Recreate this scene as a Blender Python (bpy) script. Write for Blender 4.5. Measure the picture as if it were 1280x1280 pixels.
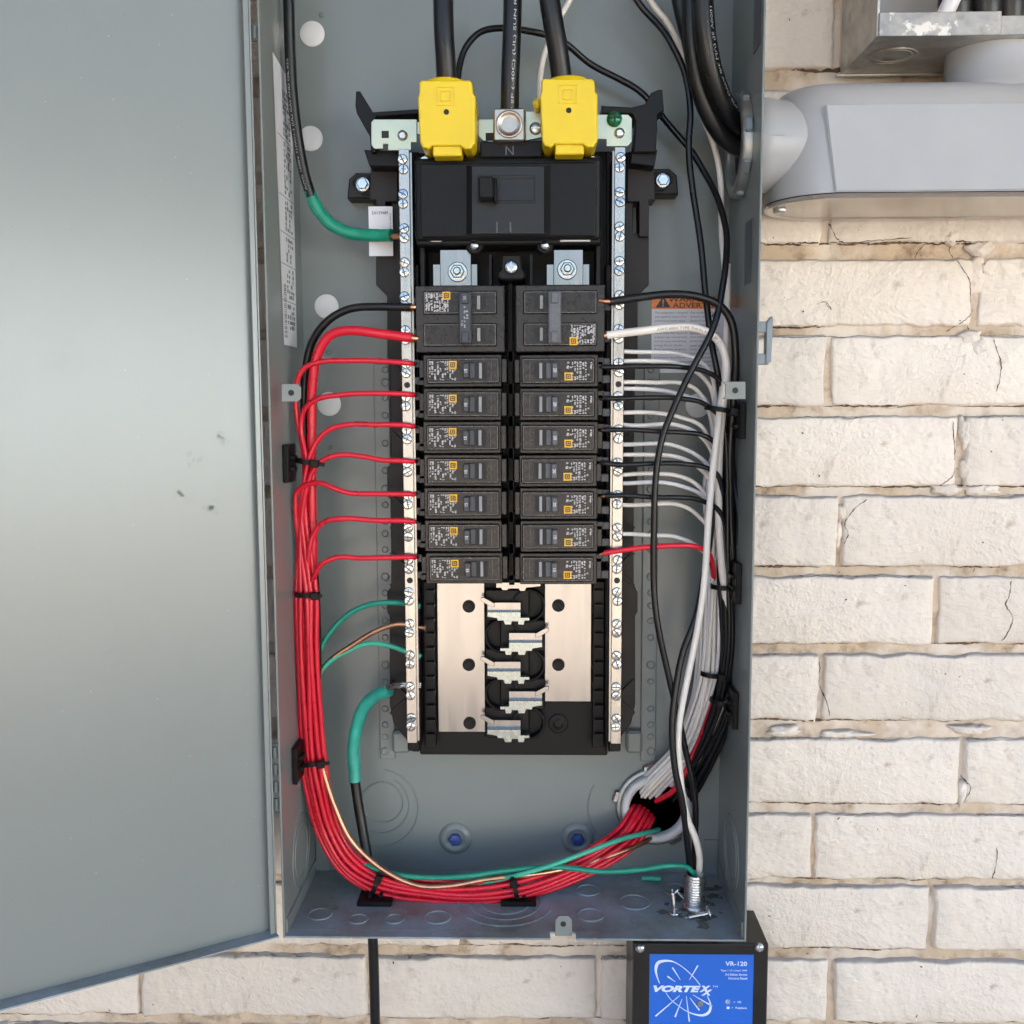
import bpy, bmesh, math, random
from mathutils import Vector, Matrix, noise
R = math.radians
random.seed(7)
S = bpy.context.scene
COL = S.collection
for o in list(bpy.data.objects): bpy.data.objects.remove(o)

# ------------------------------------------------------------------ camera
F = 1283.0; CAM = Vector((0, -0.75, 0)); PITCH, YAW, ROLL = R(6.0), R(1.25), R(0.2)
cam_d = bpy.data.cameras.new('camera'); cam = bpy.data.objects.new('camera', cam_d); COL.objects.link(cam)
cam_d.sensor_width = 36; cam_d.lens = 36 * F / 1280; cam_d.clip_start = 0.02; cam_d.clip_end = 2000
CROT = Matrix.Rotation(YAW, 3, 'Z') @ Matrix.Rotation(R(90) - PITCH, 3, 'X') @ Matrix.Rotation(-ROLL, 3, 'Z')
cam.matrix_world = Matrix.Translation(CAM) @ CROT.to_4x4()
S.camera = cam

# ------------------------------------------------------------------ world, sun, exposure
SUN_EL, SUN_AZ = R(35), R(12)          # sun stands behind the house, high: the wall is in open shade
w = bpy.data.worlds.new('World'); S.world = w; w.use_nodes = True
wn = w.node_tree
sky = wn.nodes.new('ShaderNodeTexSky'); sky.sky_type = 'NISHITA'; sky.sun_disc = False
sky.sun_elevation = SUN_EL; sky.sun_rotation = SUN_AZ
sky.air_density = 1.0; sky.dust_density = 6.0; sky.ozone_density = 1.0
wn.links.new(sky.outputs[0], wn.nodes['Background'].inputs[0]); wn.nodes['Background'].inputs[1].default_value = 0.13
sd = bpy.data.lights.new('sun', 'SUN'); sd.energy = 5.0; sd.angle = R(0.5); sd.color = (1, 0.94, 0.86)
so = bpy.data.objects.new('sun', sd); COL.objects.link(so)
sdir = Vector((math.sin(SUN_AZ) * math.cos(SUN_EL), math.cos(SUN_AZ) * math.cos(SUN_EL), math.sin(SUN_EL)))
so.rotation_euler = sdir.to_track_quat('Z', 'Y').to_euler()
S.view_settings.view_transform = 'Standard'; S.view_settings.look = 'None'
S.view_settings.gamma = 1; S.view_settings.exposure = 2.2

# ------------------------------------------------------------------ helpers
def P(px, py, mm):
    """photo pixel (1280 grid) -> point on the plane Y = mm (millimetres behind the box rim)"""
    d = CROT @ Vector(((px - 640) / F, -(py - 640) / F, -1))
    Y = mm / 1000.0
    return CAM + d * ((Y - CAM.y) / d.y)
def px2m(mm): return (0.75 + mm / 1000.0) / F

def catmull(pts, n=8):
    pts = [Vector(p) for p in pts]
    if len(pts) < 3: return pts
    P_ = [pts[0] * 2 - pts[1]] + pts + [pts[-1] * 2 - pts[-2]]
    out = []
    for i in range(1, len(P_) - 2):
        p0, p1, p2, p3 = P_[i-1:i+3]
        # centripetal
        t0 = 0; t1 = t0 + max((p1-p0).length, 1e-6)**.5; t2 = t1 + max((p2-p1).length, 1e-6)**.5; t3 = t2 + max((p3-p2).length, 1e-6)**.5
        for k in range(n):
            t = t1 + (t2 - t1) * k / n
            A1 = p0*((t1-t)/(t1-t0)) + p1*((t-t0)/(t1-t0)); A2 = p1*((t2-t)/(t2-t1)) + p2*((t-t1)/(t2-t1)); A3 = p2*((t3-t)/(t3-t2)) + p3*((t-t2)/(t3-t2))
            B1 = A1*((t2-t)/(t2-t0)) + A2*((t-t0)/(t2-t0)); B2 = A2*((t3-t)/(t3-t1)) + A3*((t-t1)/(t3-t1))
            out.append(B1*((t2-t)/(t2-t1)) + B2*((t-t1)/(t2-t1)))
    out.append(pts[-1]); return out

class MB:
    def __init__(s): s.v = []; s.f = []; s.sm = []
    def add(s, vs, fs, smooth=False):
        b = len(s.v); s.v += [tuple(v) for v in vs]
        s.f += [tuple(b + i for i in f) for f in fs]; s.sm += [smooth] * len(fs); return s
    def bm(s, b, smooth=False):
        b.verts.index_update(); s.add([v.co[:] for v in b.verts], [[v.index for v in f.verts] for f in b.faces], smooth); b.free(); return s
    def box(s, x0, x1, y0, y1, z0, z1, ch=0, seg=1):
        x0, x1 = sorted((x0, x1)); y0, y1 = sorted((y0, y1)); z0, z1 = sorted((z0, z1))
        if ch <= 0:
            v = [(x, y, z) for x in (x0, x1) for y in (y0, y1) for z in (z0, z1)]
            return s.add(v, [(0,1,3,2),(4,6,7,5),(0,4,5,1),(2,3,7,6),(0,2,6,4),(1,5,7,3)])
        b = bmesh.new(); bmesh.ops.create_cube(b, size=1)
        for q in b.verts: q.co = Vector(((x0+x1)/2 + q.co.x*(x1-x0), (y0+y1)/2 + q.co.y*(y1-y0), (z0+z1)/2 + q.co.z*(z1-z0)))
        c = min(ch, .45*min(x1-x0, y1-y0, z1-z0))
        bmesh.ops.bevel(b, geom=b.edges[:], offset=c, segments=seg, affect='EDGES', profile=.5)
        return s.bm(b)
    def pbox(s, x0, y0, x1, y1, Yf, Yb, ch=0, seg=1):
        """front face = photo rectangle at depth Yf (mm), back at Yb"""
        xc, yc = (x0+x1)/2, (y0+y1)/2
        return s.box(P(x0,yc,Yf).x, P(x1,yc,Yf).x, Yf/1000, Yb/1000, P(xc,y0,Yf).z, P(xc,y1,Yf).z, ch, seg)
    def prism(s, poly, Yf, Yb, ch=0, world=False, seg=1):
        """poly of photo pixels (or world xz) extruded in depth"""
        pts = poly if world else [(P(a,b,Yf).x, P(a,b,Yf).z) for a, b in poly]
        b = bmesh.new()
        fv = [b.verts.new((x, Yf/1000, z)) for x, z in pts]; bv = [b.verts.new((x, Yb/1000, z)) for x, z in pts]
        n = len(pts); ff = b.faces.new(fv); b.faces.new(bv[::-1])
        for i in range(n): b.faces.new((fv[(i+1) % n], fv[i], bv[i], bv[(i+1) % n]))
        bmesh.ops.recalc_face_normals(b, faces=b.faces[:])
        if ch > 0: bmesh.ops.bevel(b, geom=list(ff.edges), offset=ch, segments=seg, affect='EDGES', profile=.5)
        return s.bm(b)
    def lathe(s, o, axis, prof, seg=20, smooth=True, sx=1.0, sz=1.0):
        """prof: list of (radius, height along axis)"""
        a = Vector(axis).normalized(); u = a.orthogonal().normalized()
        if abs(a.y) > .9: u = Vector((1,0,0))
        v = a.cross(u); o = Vector(o); vs = []; fs = []
        for r, h in prof:
            for k in range(seg):
                t = 2*math.pi*k/seg; vs.append(o + a*h + u*(r*math.cos(t)*sx) + v*(r*math.sin(t)*sz))
        for i in range(len(prof)-1):
            for k in range(seg):
                k2 = (k+1) % seg; fs.append((i*seg+k, i*seg+k2, (i+1)*seg+k2, (i+1)*seg+k))
        s.add(vs, fs, smooth)
        if prof[-1][0] > 1e-9: s.add(vs[-seg:], [tuple(range(seg))], False)
        if prof[0][0] > 1e-9: s.add(vs[:seg], [tuple(range(seg))[::-1]], False)
        return s
    def ring(s, o, axis, r, t, seg=40, tseg=6, sx=1., sz=1., arc=(0, 360)):
        a = Vector(axis).normalized(); u = Vector((1,0,0)) if abs(a.x) < .9 else Vector((0,1,0)); v = a.cross(u); o = Vector(o)
        full = abs(arc[1]-arc[0]) >= 360; n = seg if full else seg+1; vs = []; fs = []
        for k in range(n):
            th = R(arc[0] + (arc[1]-arc[0])*k/seg); d = u*math.cos(th)*sx + v*math.sin(th)*sz
            for j in range(tseg):
                ph = 2*math.pi*j/tseg; vs.append(o + d*(r + t*math.cos(ph)) + a*(t*math.sin(ph)))
        for k in range(seg):
            k2 = (k+1) % n
            for j in range(tseg): fs.append((k*tseg+j, k2*tseg+j, k2*tseg+(j+1)%tseg, k*tseg+(j+1)%tseg))
        return s.add(vs, fs, True)
    def tube(s, path, r, seg=10, cap=True):
        n = len(path); rr = r if callable(r) else (lambda t: r); vs = []; fs = []
        up = None
        for i, p in enumerate(path):
            t = (path[min(i+1, n-1)] - path[max(i-1, 0)]).normalized()
            if up is None: up = t.orthogonal().normalized()
            up = (up - t*up.dot(t)).normalized(); sd_ = t.cross(up); q = rr(i/max(1, n-1))
            for k in range(seg):
                a = 2*math.pi*k/seg; vs.append(p + up*(q*math.cos(a)) + sd_*(q*math.sin(a)))
        for i in range(n-1):
            for k in range(seg):
                k2 = (k+1) % seg; fs.append((i*seg+k, i*seg+k2, (i+1)*seg+k2, (i+1)*seg+k))
        s.add(vs, fs, True)
        if cap: s.add(vs[:seg], [tuple(range(seg))[::-1]]); s.add(vs[-seg:], [tuple(range(seg))])
        return s
    def ribbon(s, pts, widths, Y):
        """flat stroke in the XZ plane at world Y"""
        n = len(pts); vs = []
        for i, (x, z) in enumerate(pts):
            a = pts[max(i-1, 0)]; b = pts[min(i+1, n-1)]; dx, dz = b[0]-a[0], b[1]-a[1]; L = math.hypot(dx, dz) or 1
            h = widths[i]/2; vs += [(x - dz/L*h, Y, z + dx/L*h), (x + dz/L*h, Y, z - dx/L*h)]
        return s.add(vs, [(2*i, 2*i+1, 2*i+3, 2*i+2) for i in range(n-1)])
    def mesh(s, name, mat):
        me = bpy.data.meshes.new(name); me.from_pydata(s.v, [], s.f); me.polygons.foreach_set('use_smooth', s.sm)
        b = bmesh.new(); b.from_mesh(me); bmesh.ops.recalc_face_normals(b, faces=b.faces[:]); b.to_mesh(me); b.free()
        me.materials.append(mat); return me
    def build(s, name, mat, parent=None, kind=None, recenter=True):
        if parent is None and recenter and s.v:
            cx = sum(v[0] for v in s.v)/len(s.v); cy = sum(v[1] for v in s.v)/len(s.v); cz = min(v[2] for v in s.v)
        else: cx = cy = cz = 0
        if cx or cy or cz: s.v = [(a-cx, b-cy, c-cz) for a, b, c in s.v]
        o = bpy.data.objects.new(name, s.mesh(name, mat)); COL.objects.link(o); o.location = (cx, cy, cz)
        if parent is not None: attach(o, parent)
        if kind: o['kind'] = kind
        return o
def abs_loc(o):
    L = Vector(o.location)
    while o.parent is not None: o = o.parent; L += Vector(o.location)
    return L
def attach(o, parent):
    """meshes are written in world (or the thing's own) coordinates"""
    L = o.location.copy(); o.parent = parent
    if not parent.get('local'): o.location = L - abs_loc(parent)
def tag(o, label, cat, group=None):
    o['label'] = label; o['category'] = cat
    if group: o['group'] = group
    return o
def thing(name, label, cat, loc=(0,0,0), group=None, local=False):
    o = bpy.data.objects.new(name, None); COL.objects.link(o); o.location = loc; o.empty_display_size = .02
    if local: o['local'] = 1
    return tag(o, label, cat, group)
def copy_tree(o, parent=None):
    c = o.copy(); COL.objects.link(c); c.parent = parent
    for ch in list(o.children): copy_tree(ch, c)
    return c

# ------------------------------------------------------------------ materials
def mat(name, col, rough=.5, metal=0., var=.08, vs=60., bump=0., bs=400., rvar=0., coat=0., spec=.5, aniso=None):
    m = bpy.data.materials.new(name); m.use_nodes = True; nt = m.node_tree; b = nt.nodes['Principled BSDF']
    b.inputs['Metallic'].default_value = metal; b.inputs['Specular IOR Level'].default_value = spec
    if coat: b.inputs['Coat Weight'].default_value = coat; b.inputs['Coat Roughness'].default_value = .26
    tc = nt.nodes.new('ShaderNodeTexCoord'); vec = tc.outputs['Object']
    if aniso:
        mp = nt.nodes.new('ShaderNodeMapping'); mp.inputs['Scale'].default_value = aniso; nt.links.new(vec, mp.inputs[0]); vec = mp.outputs[0]
    nz = nt.nodes.new('ShaderNodeTexNoise'); nz.inputs['Scale'].default_value = vs; nz.inputs['Detail'].default_value = 4; nt.links.new(vec, nz.inputs['Vector'])
    rp = nt.nodes.new('ShaderNodeMapRange'); rp.inputs['From Min'].default_value = .3; rp.inputs['From Max'].default_value = .7
    rp.inputs['To Min'].default_value = 1-var; rp.inputs['To Max'].default_value = 1+var; nt.links.new(nz.outputs['Fac'], rp.inputs['Value'])
    mx = nt.nodes.new('ShaderNodeVectorMath'); mx.operation = 'SCALE'; mx.inputs[0].default_value = col; nt.links.new(rp.outputs[0], mx.inputs['Scale'])
    nt.links.new(mx.outputs[0], b.inputs['Base Color'])
    if rvar:
        r2 = nt.nodes.new('ShaderNodeMapRange'); r2.inputs['From Min'].default_value = .3; r2.inputs['From Max'].default_value = .7
        r2.inputs['To Min'].default_value = max(.02, rough-rvar); r2.inputs['To Max'].default_value = rough+rvar; nt.links.new(nz.outputs['Fac'], r2.inputs['Value']); nt.links.new(r2.outputs[0], b.inputs['Roughness'])
    else: b.inputs['Roughness'].default_value = rough
    if bump:
        n2 = nt.nodes.new('ShaderNodeTexNoise'); n2.inputs['Scale'].default_value = bs; n2.inputs['Detail'].default_value = 3; nt.links.new(vec, n2.inputs['Vector'])
        bp = nt.nodes.new('ShaderNodeBump'); bp.inputs['Strength'].default_value = bump; bp.inputs['Distance'].default_value = .0006; nt.links.new(n2.outputs['Fac'], bp.inputs['Height']); nt.links.new(bp.outputs[0], b.inputs['Normal'])
    m['b'] = 1
    return m
def mixin(m, col, scale, lo, hi, rough=None, detail=6, stretch=None, voronoi=False, amount=1.):
    """mix another colour in where a noise passes a threshold"""
    nt = m.node_tree; b = nt.nodes['Principled BSDF']
    src = b.inputs['Base Color'].links[0].from_socket
    tc = nt.nodes.new('ShaderNodeTexCoord'); vec = tc.outputs['Object']
    if stretch:
        mp = nt.nodes.new('ShaderNodeMapping'); mp.inputs['Scale'].default_value = stretch; nt.links.new(vec, mp.inputs[0]); vec = mp.outputs[0]
    if voronoi:
        nz = nt.nodes.new('ShaderNodeTexVoronoi'); nz.inputs['Scale'].default_value = scale; out = nz.outputs['Distance']
    else:
        nz = nt.nodes.new('ShaderNodeTexNoise'); nz.inputs['Scale'].default_value = scale; nz.inputs['Detail'].default_value = detail; nz.inputs['Roughness'].default_value = .65; out = nz.outputs['Fac']
    nt.links.new(vec, nz.inputs['Vector'])
    mr = nt.nodes.new('ShaderNodeMapRange'); mr.inputs['From Min'].default_value = lo; mr.inputs['From Max'].default_value = hi; mr.inputs['To Max'].default_value = amount; nt.links.new(out, mr.inputs['Value'])
    mx = nt.nodes.new('ShaderNodeMix'); mx.data_type = 'RGBA'; nt.links.new(mr.outputs[0], mx.inputs[0]); nt.links.new(src, mx.inputs[6]); mx.inputs[7].default_value = (*col, 1)
    nt.links.new(mx.outputs[2], b.inputs['Base Color'])
    if rough is not None:
        mq = nt.nodes.new('ShaderNodeMix'); nt.links.new(mr.outputs[0], mq.inputs[0])
        ri = b.inputs['Roughness']
        if ri.links: nt.links.new(ri.links[0].from_socket, mq.inputs[2])
        else: mq.inputs[2].default_value = ri.default_value
        mq.inputs[3].default_value = rough; nt.links.new(mq.outputs[0], ri)
    return m

M = {}
GREY = (.197, .218, .205)
M['paint'] = mat('grey_enamel', GREY, .27, 0, .03, 12, .03, 900, 0)
M['door'] = mat('grey_enamel_door', GREY, .24, 0, .02, 9, .03, 700, 0, coat=.6)
mixin(M['door'], (.50,.53,.53), 75, .035, .02, None, voronoi=True, amount=.5); mixin(M['door'], (.10,.11,.10), 43, .022, .012, None, voronoi=True, amount=.5); mixin(M['door'], (.15,.16,.15), 7, .60, .80, .40, amount=.35)
M['smudge'] = mat('rubbed_enamel', tuple(c*.93 for c in GREY), .26, 0, .05, 300, coat=.55)
M['floor'] = mat('grey_enamel_dusty_sky_tint', GREY, .34, 0, .10, 30, .08, 900, .08)
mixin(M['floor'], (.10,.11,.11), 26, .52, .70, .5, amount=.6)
mixin(M['floor'], (.33,.40,.48), 16, .42, .66, .5, amount=.75)  # bluish patches paint the sky's reflection into the floor colour
mixin(M['floor'], (.75,.75,.75), 210, .11, .05, .6, voronoi=True, amount=.8)
M['black'] = mat('black_plastic', (.0075,.007,.0068), .40, 0, .2, 60, .06, 900, .08, spec=.2)
M['brown'] = mat('brown_black_plastic', (.020,.0165,.015), .46, 0, .15, 50, .08, 700, .07, spec=.26)
M['case'] = mat('breaker_plastic', (.018,.015,.0135), .30, 0, .22, 160, .14, 1300, .09, spec=.42)
M['case_face'] = mat('breaker_face_plastic', (.015,.012,.011), .28, 0, .25, 200, .14, 1500, .09, spec=.4)
mixin(M['case_face'], (.12,.105,.095), 330, .60, .82, .6, amount=.5)
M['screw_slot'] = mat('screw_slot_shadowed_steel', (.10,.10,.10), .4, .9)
M['grime'] = mat('olive_grime', (.10,.105,.09), .5, 0, .4, 200)
M['slot'] = mat('dark_slot', (.006,.006,.006), .6)
M['handle'] = mat('handle_grey', (.085,.09,.10), .42, 0, .1, 200)
M['tie_bar'] = mat('handle_tie_blue_black', (.035,.04,.048), .36, 0, .2, 300)
M['tie_bar_grey'] = mat('handle_tie_grey', (.11,.115,.125), .4, 0, .12, 300)
M['yellow'] = mat('yellow_plastic', (.74,.53,.008), .36, 0, .03, 40, .03, 900)
M['yellow_print'] = mat('amber_print', (.85,.46,.02), .5, 0, .05)
M['zinc'] = mat('bright_zinc', (.52,.53,.53), .2, 1, .12, 300, .05, 900, .08)
M['tin'] = mat('tinned_bar', (.42,.405,.38), .28, 1, .06, 250, .05, 900, .08, aniso=(1,1,.12))
M['strap'] = mat('zinc_strap', (.48,.49,.36), .36, 1, .08, 60, .03, 600, .08)
M['bus'] = mat('tinned_bus', (.31,.305,.30), .20, 1, .05, 160, .05, 500, .07, aniso=(1,1,.06))
M['blade'] = mat('stab_blade_tin', (.34,.38,.37), .26, 1, .12, 200, .05, 800, .1)
M['lug'] = mat('tin_brass_lug', (.44,.385,.32), .32, 1, .05, 200, .04, 700)
M['edge'] = mat('breaker_edge_wear_highlight', (.20,.185,.17), .42, 0, .4, 300)  # pale edge wear with thin edge highlights painted in
M['flag'] = mat('indicator_flag', (.27,.265,.26), .4)
M['steel'] = mat('steel', (.60,.60,.59), .34, 1, .15, 200, .05, 800, .1)
M['copper'] = mat('bare_copper', (.80,.36,.20), .30, 1, .15, 200)
M['old_copper'] = mat('dull_copper', (.62,.33,.20), .36, 1, .2, 90, 0, 400, .08)
M['red'] = mat('red_wire', (.66,.010,.030), .30, 0, .08, 60, .05, 500, .05)
M['black_wire'] = mat('black_wire', (.007,.007,.0075), .33, 0, .2, 60, .06, 500, .06, spec=.42)
M['white_wire'] = mat('white_wire', (.80,.735,.655), .40, 0, .06, 60, .05, 500)
M['grey_wire'] = mat('greyish_white_wire', (.70,.675,.65), .40, 0, .08, 60, .05, 500)
M['green'] = mat('green_wire', (.012,.25,.165), .32, 0, .1, 60, .04, 500)
M['light_green'] = mat('light_green_wire', (.05,.42,.27), .34, 0, .1, 60, .04, 500)
M['green_tape'] = mat('green_tape', (.01,.26,.16), .30, 0, .15, 120, .1, 300)
M['green_tape_pale'] = mat('green_tape_pale', (.035,.36,.27), .28, 0, .18, 110, .15, 300)
M['green_screw'] = mat('green_screw', (.01,.16,.065), .25, .4, .2, 200)
M['white_disc'] = mat('white_plug', (.72,.71,.69), .5, 0, .03, 60)
M['paper'] = mat('white_label', (.74,.73,.75), .45, 0, .03, 80)
M['paper_grey'] = mat('label_grey_print', (.36,.36,.38), .5, 0, .25, 900)
M['ink'] = mat('black_ink', (.03,.03,.03), .5)
M['ink_grey'] = mat('grey_ink', (.17,.17,.17), .5)
M['orange'] = mat('orange_print', (.80,.22,.03), .45)
M['white_ink'] = mat('white_ink', (.72,.72,.72), .5, 0, .1, 900)
M['pale_ink'] = mat('worn_white_ink', (.50,.475,.465), .5, 0, .3, 900)
M['cable_ink'] = mat('cable_print', (.40,.40,.40), .5, 0, .3, 900)
M['lightblue_ink'] = mat('pale_blue_ink', (.62,.72,.92), .5)
M['blue'] = mat('blue_label', (.010,.12,.56), .34, 0, .03, 40)
M['blue_screw'] = mat('blue_screw', (.05,.09,.28), .4, .3)
M['surge'] = mat('black_enclosure_plastic', (.008,.0075,.0075), .36, 0, .2, 40, .08, 900, .06, spec=.4)
M['conduit'] = mat('conduit_grey_paint', (.395,.395,.395), .30, 0, .03, 30, .05, 500, 0)
M['conduit_metal'] = mat('conduit_cover_metal', (.56,.54,.51), .24, .85, .03, 30, .03, 500, 0)
M['locknut'] = mat('grey_locknut', (.33,.35,.34), .42, .8, .12, 90, .1, 400, .1)
M['bushing'] = mat('bushing_plastic', (.56,.55,.53), .45, 0, .08, 60)
M['galv'] = mat('galvanised_steel', (.52,.50,.46), .45, .75, .25, 60, .12, 300, .15)
mixin(M['galv'], (.30,.24,.18), 40, .5, .72, .7, amount=.7)
M['galv_lip'] = mat('galvanised_lip', (.36,.345,.32), .5, .6, .25, 90, .2, 300, .15)
mixin(M['galv_lip'], (.74,.71,.66), 55, .55, .60, .7)
mixin(M['galv_lip'], (.25,.22,.18), 130, .58, .72, .7, amount=.6)
M['latch'] = mat('latch_grey', (.20,.23,.25), .3, .2)
M['ground'] = mat('pale_paving', (.53,.46,.38), .9, 0, .12, 1.2, .2, 30)
M['roof'] = mat('soffit_paint', (.46,.34,.23), .8, 0, .05, 3)

M['added_siding'] = mat('added_building_siding', (.64,.77,.86), .7, 0, .03, 2)
M['wing'] = mat('added_wing_brick', (.20,.16,.13), .85, 0, .25, 6)
def brick_mat():
    m = mat('cream_painted_brick', (.785,.70,.605), .50, 0, .05, 14, 0)
    mixin(m, (.60,.49,.37), 7, .46, .72, amount=.6); mixin(m, (.66,.60,.53), 13, .52, .72, amount=.4)
    mixin(m, (.33,.23,.15), 42, .62, .78, amount=.75)
    nt = m.node_tree; b = nt.nodes['Principled BSDF']; tc = nt.nodes.new('ShaderNodeTexCoord')
    hs = None
    for sc, st, d in ((34, .7, .0060), (110, .8, .0032), (430, .6, .0011)):
        n = nt.nodes.new('ShaderNodeTexNoise'); n.inputs['Scale'].default_value = sc; n.inputs['Detail'].default_value = 5; nt.links.new(tc.outputs['Object'], n.inputs['Vector'])
        bp = nt.nodes.new('ShaderNodeBump'); bp.inputs['Strength'].default_value = st; bp.inputs['Distance'].default_value = d; nt.links.new(n.outputs['Fac'], bp.inputs['Height'])
        if hs: nt.links.new(hs, bp.inputs['Normal'])
        hs = bp.outputs[0]
    nt.links.new(hs, b.inputs['Normal'])
    oi = nt.nodes.new('ShaderNodeObjectInfo'); mo = nt.nodes.new('ShaderNodeMapRange'); mo.inputs['To Min'].default_value = .90; mo.inputs['To Max'].default_value = 1.05; nt.links.new(oi.outputs['Random'], mo.inputs['Value'])
    vm = nt.nodes.new('ShaderNodeVectorMath'); vm.operation = 'SCALE'; nt.links.new(b.inputs['Base Color'].links[0].from_socket, vm.inputs[0]); nt.links.new(mo.outputs[0], vm.inputs['Scale']); nt.links.new(vm.outputs[0], b.inputs['Base Color'])
    # grey dust settled on upward-facing ledges
    g = nt.nodes.new('ShaderNodeNewGeometry'); sx = nt.nodes.new('ShaderNodeSeparateXYZ'); nt.links.new(g.outputs['Normal'], sx.inputs[0])
    mr = nt.nodes.new('ShaderNodeMapRange'); mr.inputs['From Min'].default_value = .35; mr.inputs['From Max'].default_value = .8; mr.inputs['To Max'].default_value = .75; nt.links.new(sx.outputs['Z'], mr.inputs['Value'])
    src = b.inputs['Base Color'].links[0].from_socket
    mx = nt.nodes.new('ShaderNodeMix'); mx.data_type = 'RGBA'; nt.links.new(mr.outputs[0], mx.inputs[0]); nt.links.new(src, mx.inputs[6]); mx.inputs[7].default_value = (.27,.26,.26,1); nt.links.new(mx.outputs[2], b.inputs['Base Color'])
    return m
M['brick'] = brick_mat()
M['mortar'] = mat('tan_mortar', (.56,.435,.31), .85, 0, .14, 40, 1., 200)
mixin(M['mortar'], (.22,.135,.075), 60, .50, .70, amount=.85)
mixin(M['mortar'], (.72,.63,.53), 14, .46, .58, amount=.85)
M['dust'] = mat('grey_grit', (.25,.235,.225), .9, 0, .35, 400)
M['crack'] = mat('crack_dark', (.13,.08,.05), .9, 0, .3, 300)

# ------------------------------------------------------------------ text
_tc = {}
def text_geo(body, bold=0., shear=0.):
    k = (body, bold, shear)
    if k not in _tc:
        c = bpy.data.curves.new('txt', 'FONT'); c.body = body; c.size = 1; c.offset = bold; c.shear = shear; c.resolution_u = 3; c.align_x = 'CENTER'; c.align_y = 'CENTER'
        o = bpy.data.objects.new('txt', c); COL.objects.link(o)
        dg = bpy.context.evaluated_depsgraph_get(); me = bpy.data.meshes.new_from_object(o.evaluated_get(dg))
        vs = [v.co.copy() for v in me.vertices]; fs = [tuple(p.vertices) for p in me.polygons]
        bpy.data.objects.remove(o); bpy.data.curves.remove(c); bpy.data.meshes.remove(me)
        x0 = min(v.x for v in vs); x1 = max(v.x for v in vs); y0 = min(v.y for v in vs); y1 = max(v.y for v in vs)
        _tc[k] = ([(v.x-(x0+x1)/2, v.y-(y0+y1)/2) for v in vs], fs, x1-x0, y1-y0)
    return _tc[k]
def text_to(mb, body, cx, cz, Y, h=None, wd=None, rot=0., bold=0., shear=0., flip=False):
    """flat lettering, centre (cx,cz) in metres, on plane y=Y, cap height h and/or width wd in metres, rot in degrees"""
    vs, fs, W, H = text_geo(body, bold, shear)
    sy = h/H if h else wd/W; sx = wd/W if wd else sy
    c, s_ = math.cos(R(rot)), math.sin(R(rot))
    mb.add([(cx + (x*sx*c - y*sy*s_), Y, cz + (x*sx*s_ + y*sy*c)) for x, y in vs], fs)
    return mb
def text_on_tube(mb, body, path, r, t0, length, h, ang=0., vdir=Vector((0,-1,0)), rev=False):
    """letters wrapped on a tube, facing the direction vdir"""
    vs, fs, W, H = text_geo(body)
    cum = [0]
    for a, b in zip(path, path[1:]): cum.append(cum[-1] + (b-a).length)
    L = cum[-1]
    def at(sv):
        sv = min(max(sv, 0), L - 1e-6)
        for i in range(len(cum)-1):
            if cum[i+1] >= sv:
                f = (sv-cum[i])/max(1e-9, cum[i+1]-cum[i]); return path[i].lerp(path[i+1], f), (path[i+1]-path[i]).normalized()
    out = []
    for x, y in vs:
        u = (x/W + .5); u = 1-u if rev else u
        p, t = at(t0*L + u*length)
        n = (vdir - t*vdir.dot(t)).normalized(); sdv = t.cross(n)
        a = (y*h/H)/r * (1 if rev else -1) + ang
        out.append(p + (n*math.cos(a) + sdv*math.sin(a))*(r*1.012 + .00012))
    mb.add(out, fs)

# ------------------------------------------------------------------ setting: ground, roof eave, unseen buildings added to shape the light
GZ = -1.45
g = MB().add([(-80,-160,GZ),(80,-160,GZ),(80,30,GZ),(-80,30,GZ)], [(0,1,2,3)]).build('ground', M['ground'], kind='structure', recenter=False)
rf = MB(); rp_ = [(-.62,.80),(-.62,.92),(3.6,4.3),(3.7,4.3),(3.7,.80)]; rf.add([(x,y,z) for x in (-6.5,6.5) for y,z in rp_], [(0,1,2,3,4),(9,8,7,6,5)]+[(i,(i+1)%5,5+(i+1)%5,5+i) for i in range(5)])
nh = thing('added_glow_house', 'unseen pale house added to put a soft glow in the open door', 'house', (14, -14, GZ))  # unseen house added as a bright surface for the door to reflect
MB().box(6, 25, -20, -14, GZ, 2.7).build('wall', M['added_siding'], nh)
MB().prism([(5.6,2.71),(25.4,2.71),(23,4.8),(8,4.8)], -13600, -20400, 0, True).build('roof', M['brown'], nh)
ng = thing('added_fill_garage', 'unseen pale garage added to bounce daylight into the panel box', 'garage', (-12, -14, GZ))  # unseen garage added to light the box from the left front
MB().box(-22, -5.5, -20, -14, GZ, 2.2).build('wall', M['added_siding'], ng)
MB().prism([(-22.4,2.21),(-5.1,2.21),(-7,3.8),(-20,3.8)], -13600, -20400, 0, True).build('roof', M['brown'], ng)
wg = thing('added_shade_wing', 'unseen dark brick wing added to shade the panel box from one side', 'house', (-5, -4, GZ))  # unseen wing added to darken the surroundings on the left
MB().box(-6.4, -3.6, -8, .10, GZ, .79).build('wall', M['wing'], wg)
rf.build('roof_eave', M['roof'], kind='structure', recenter=False)
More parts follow.
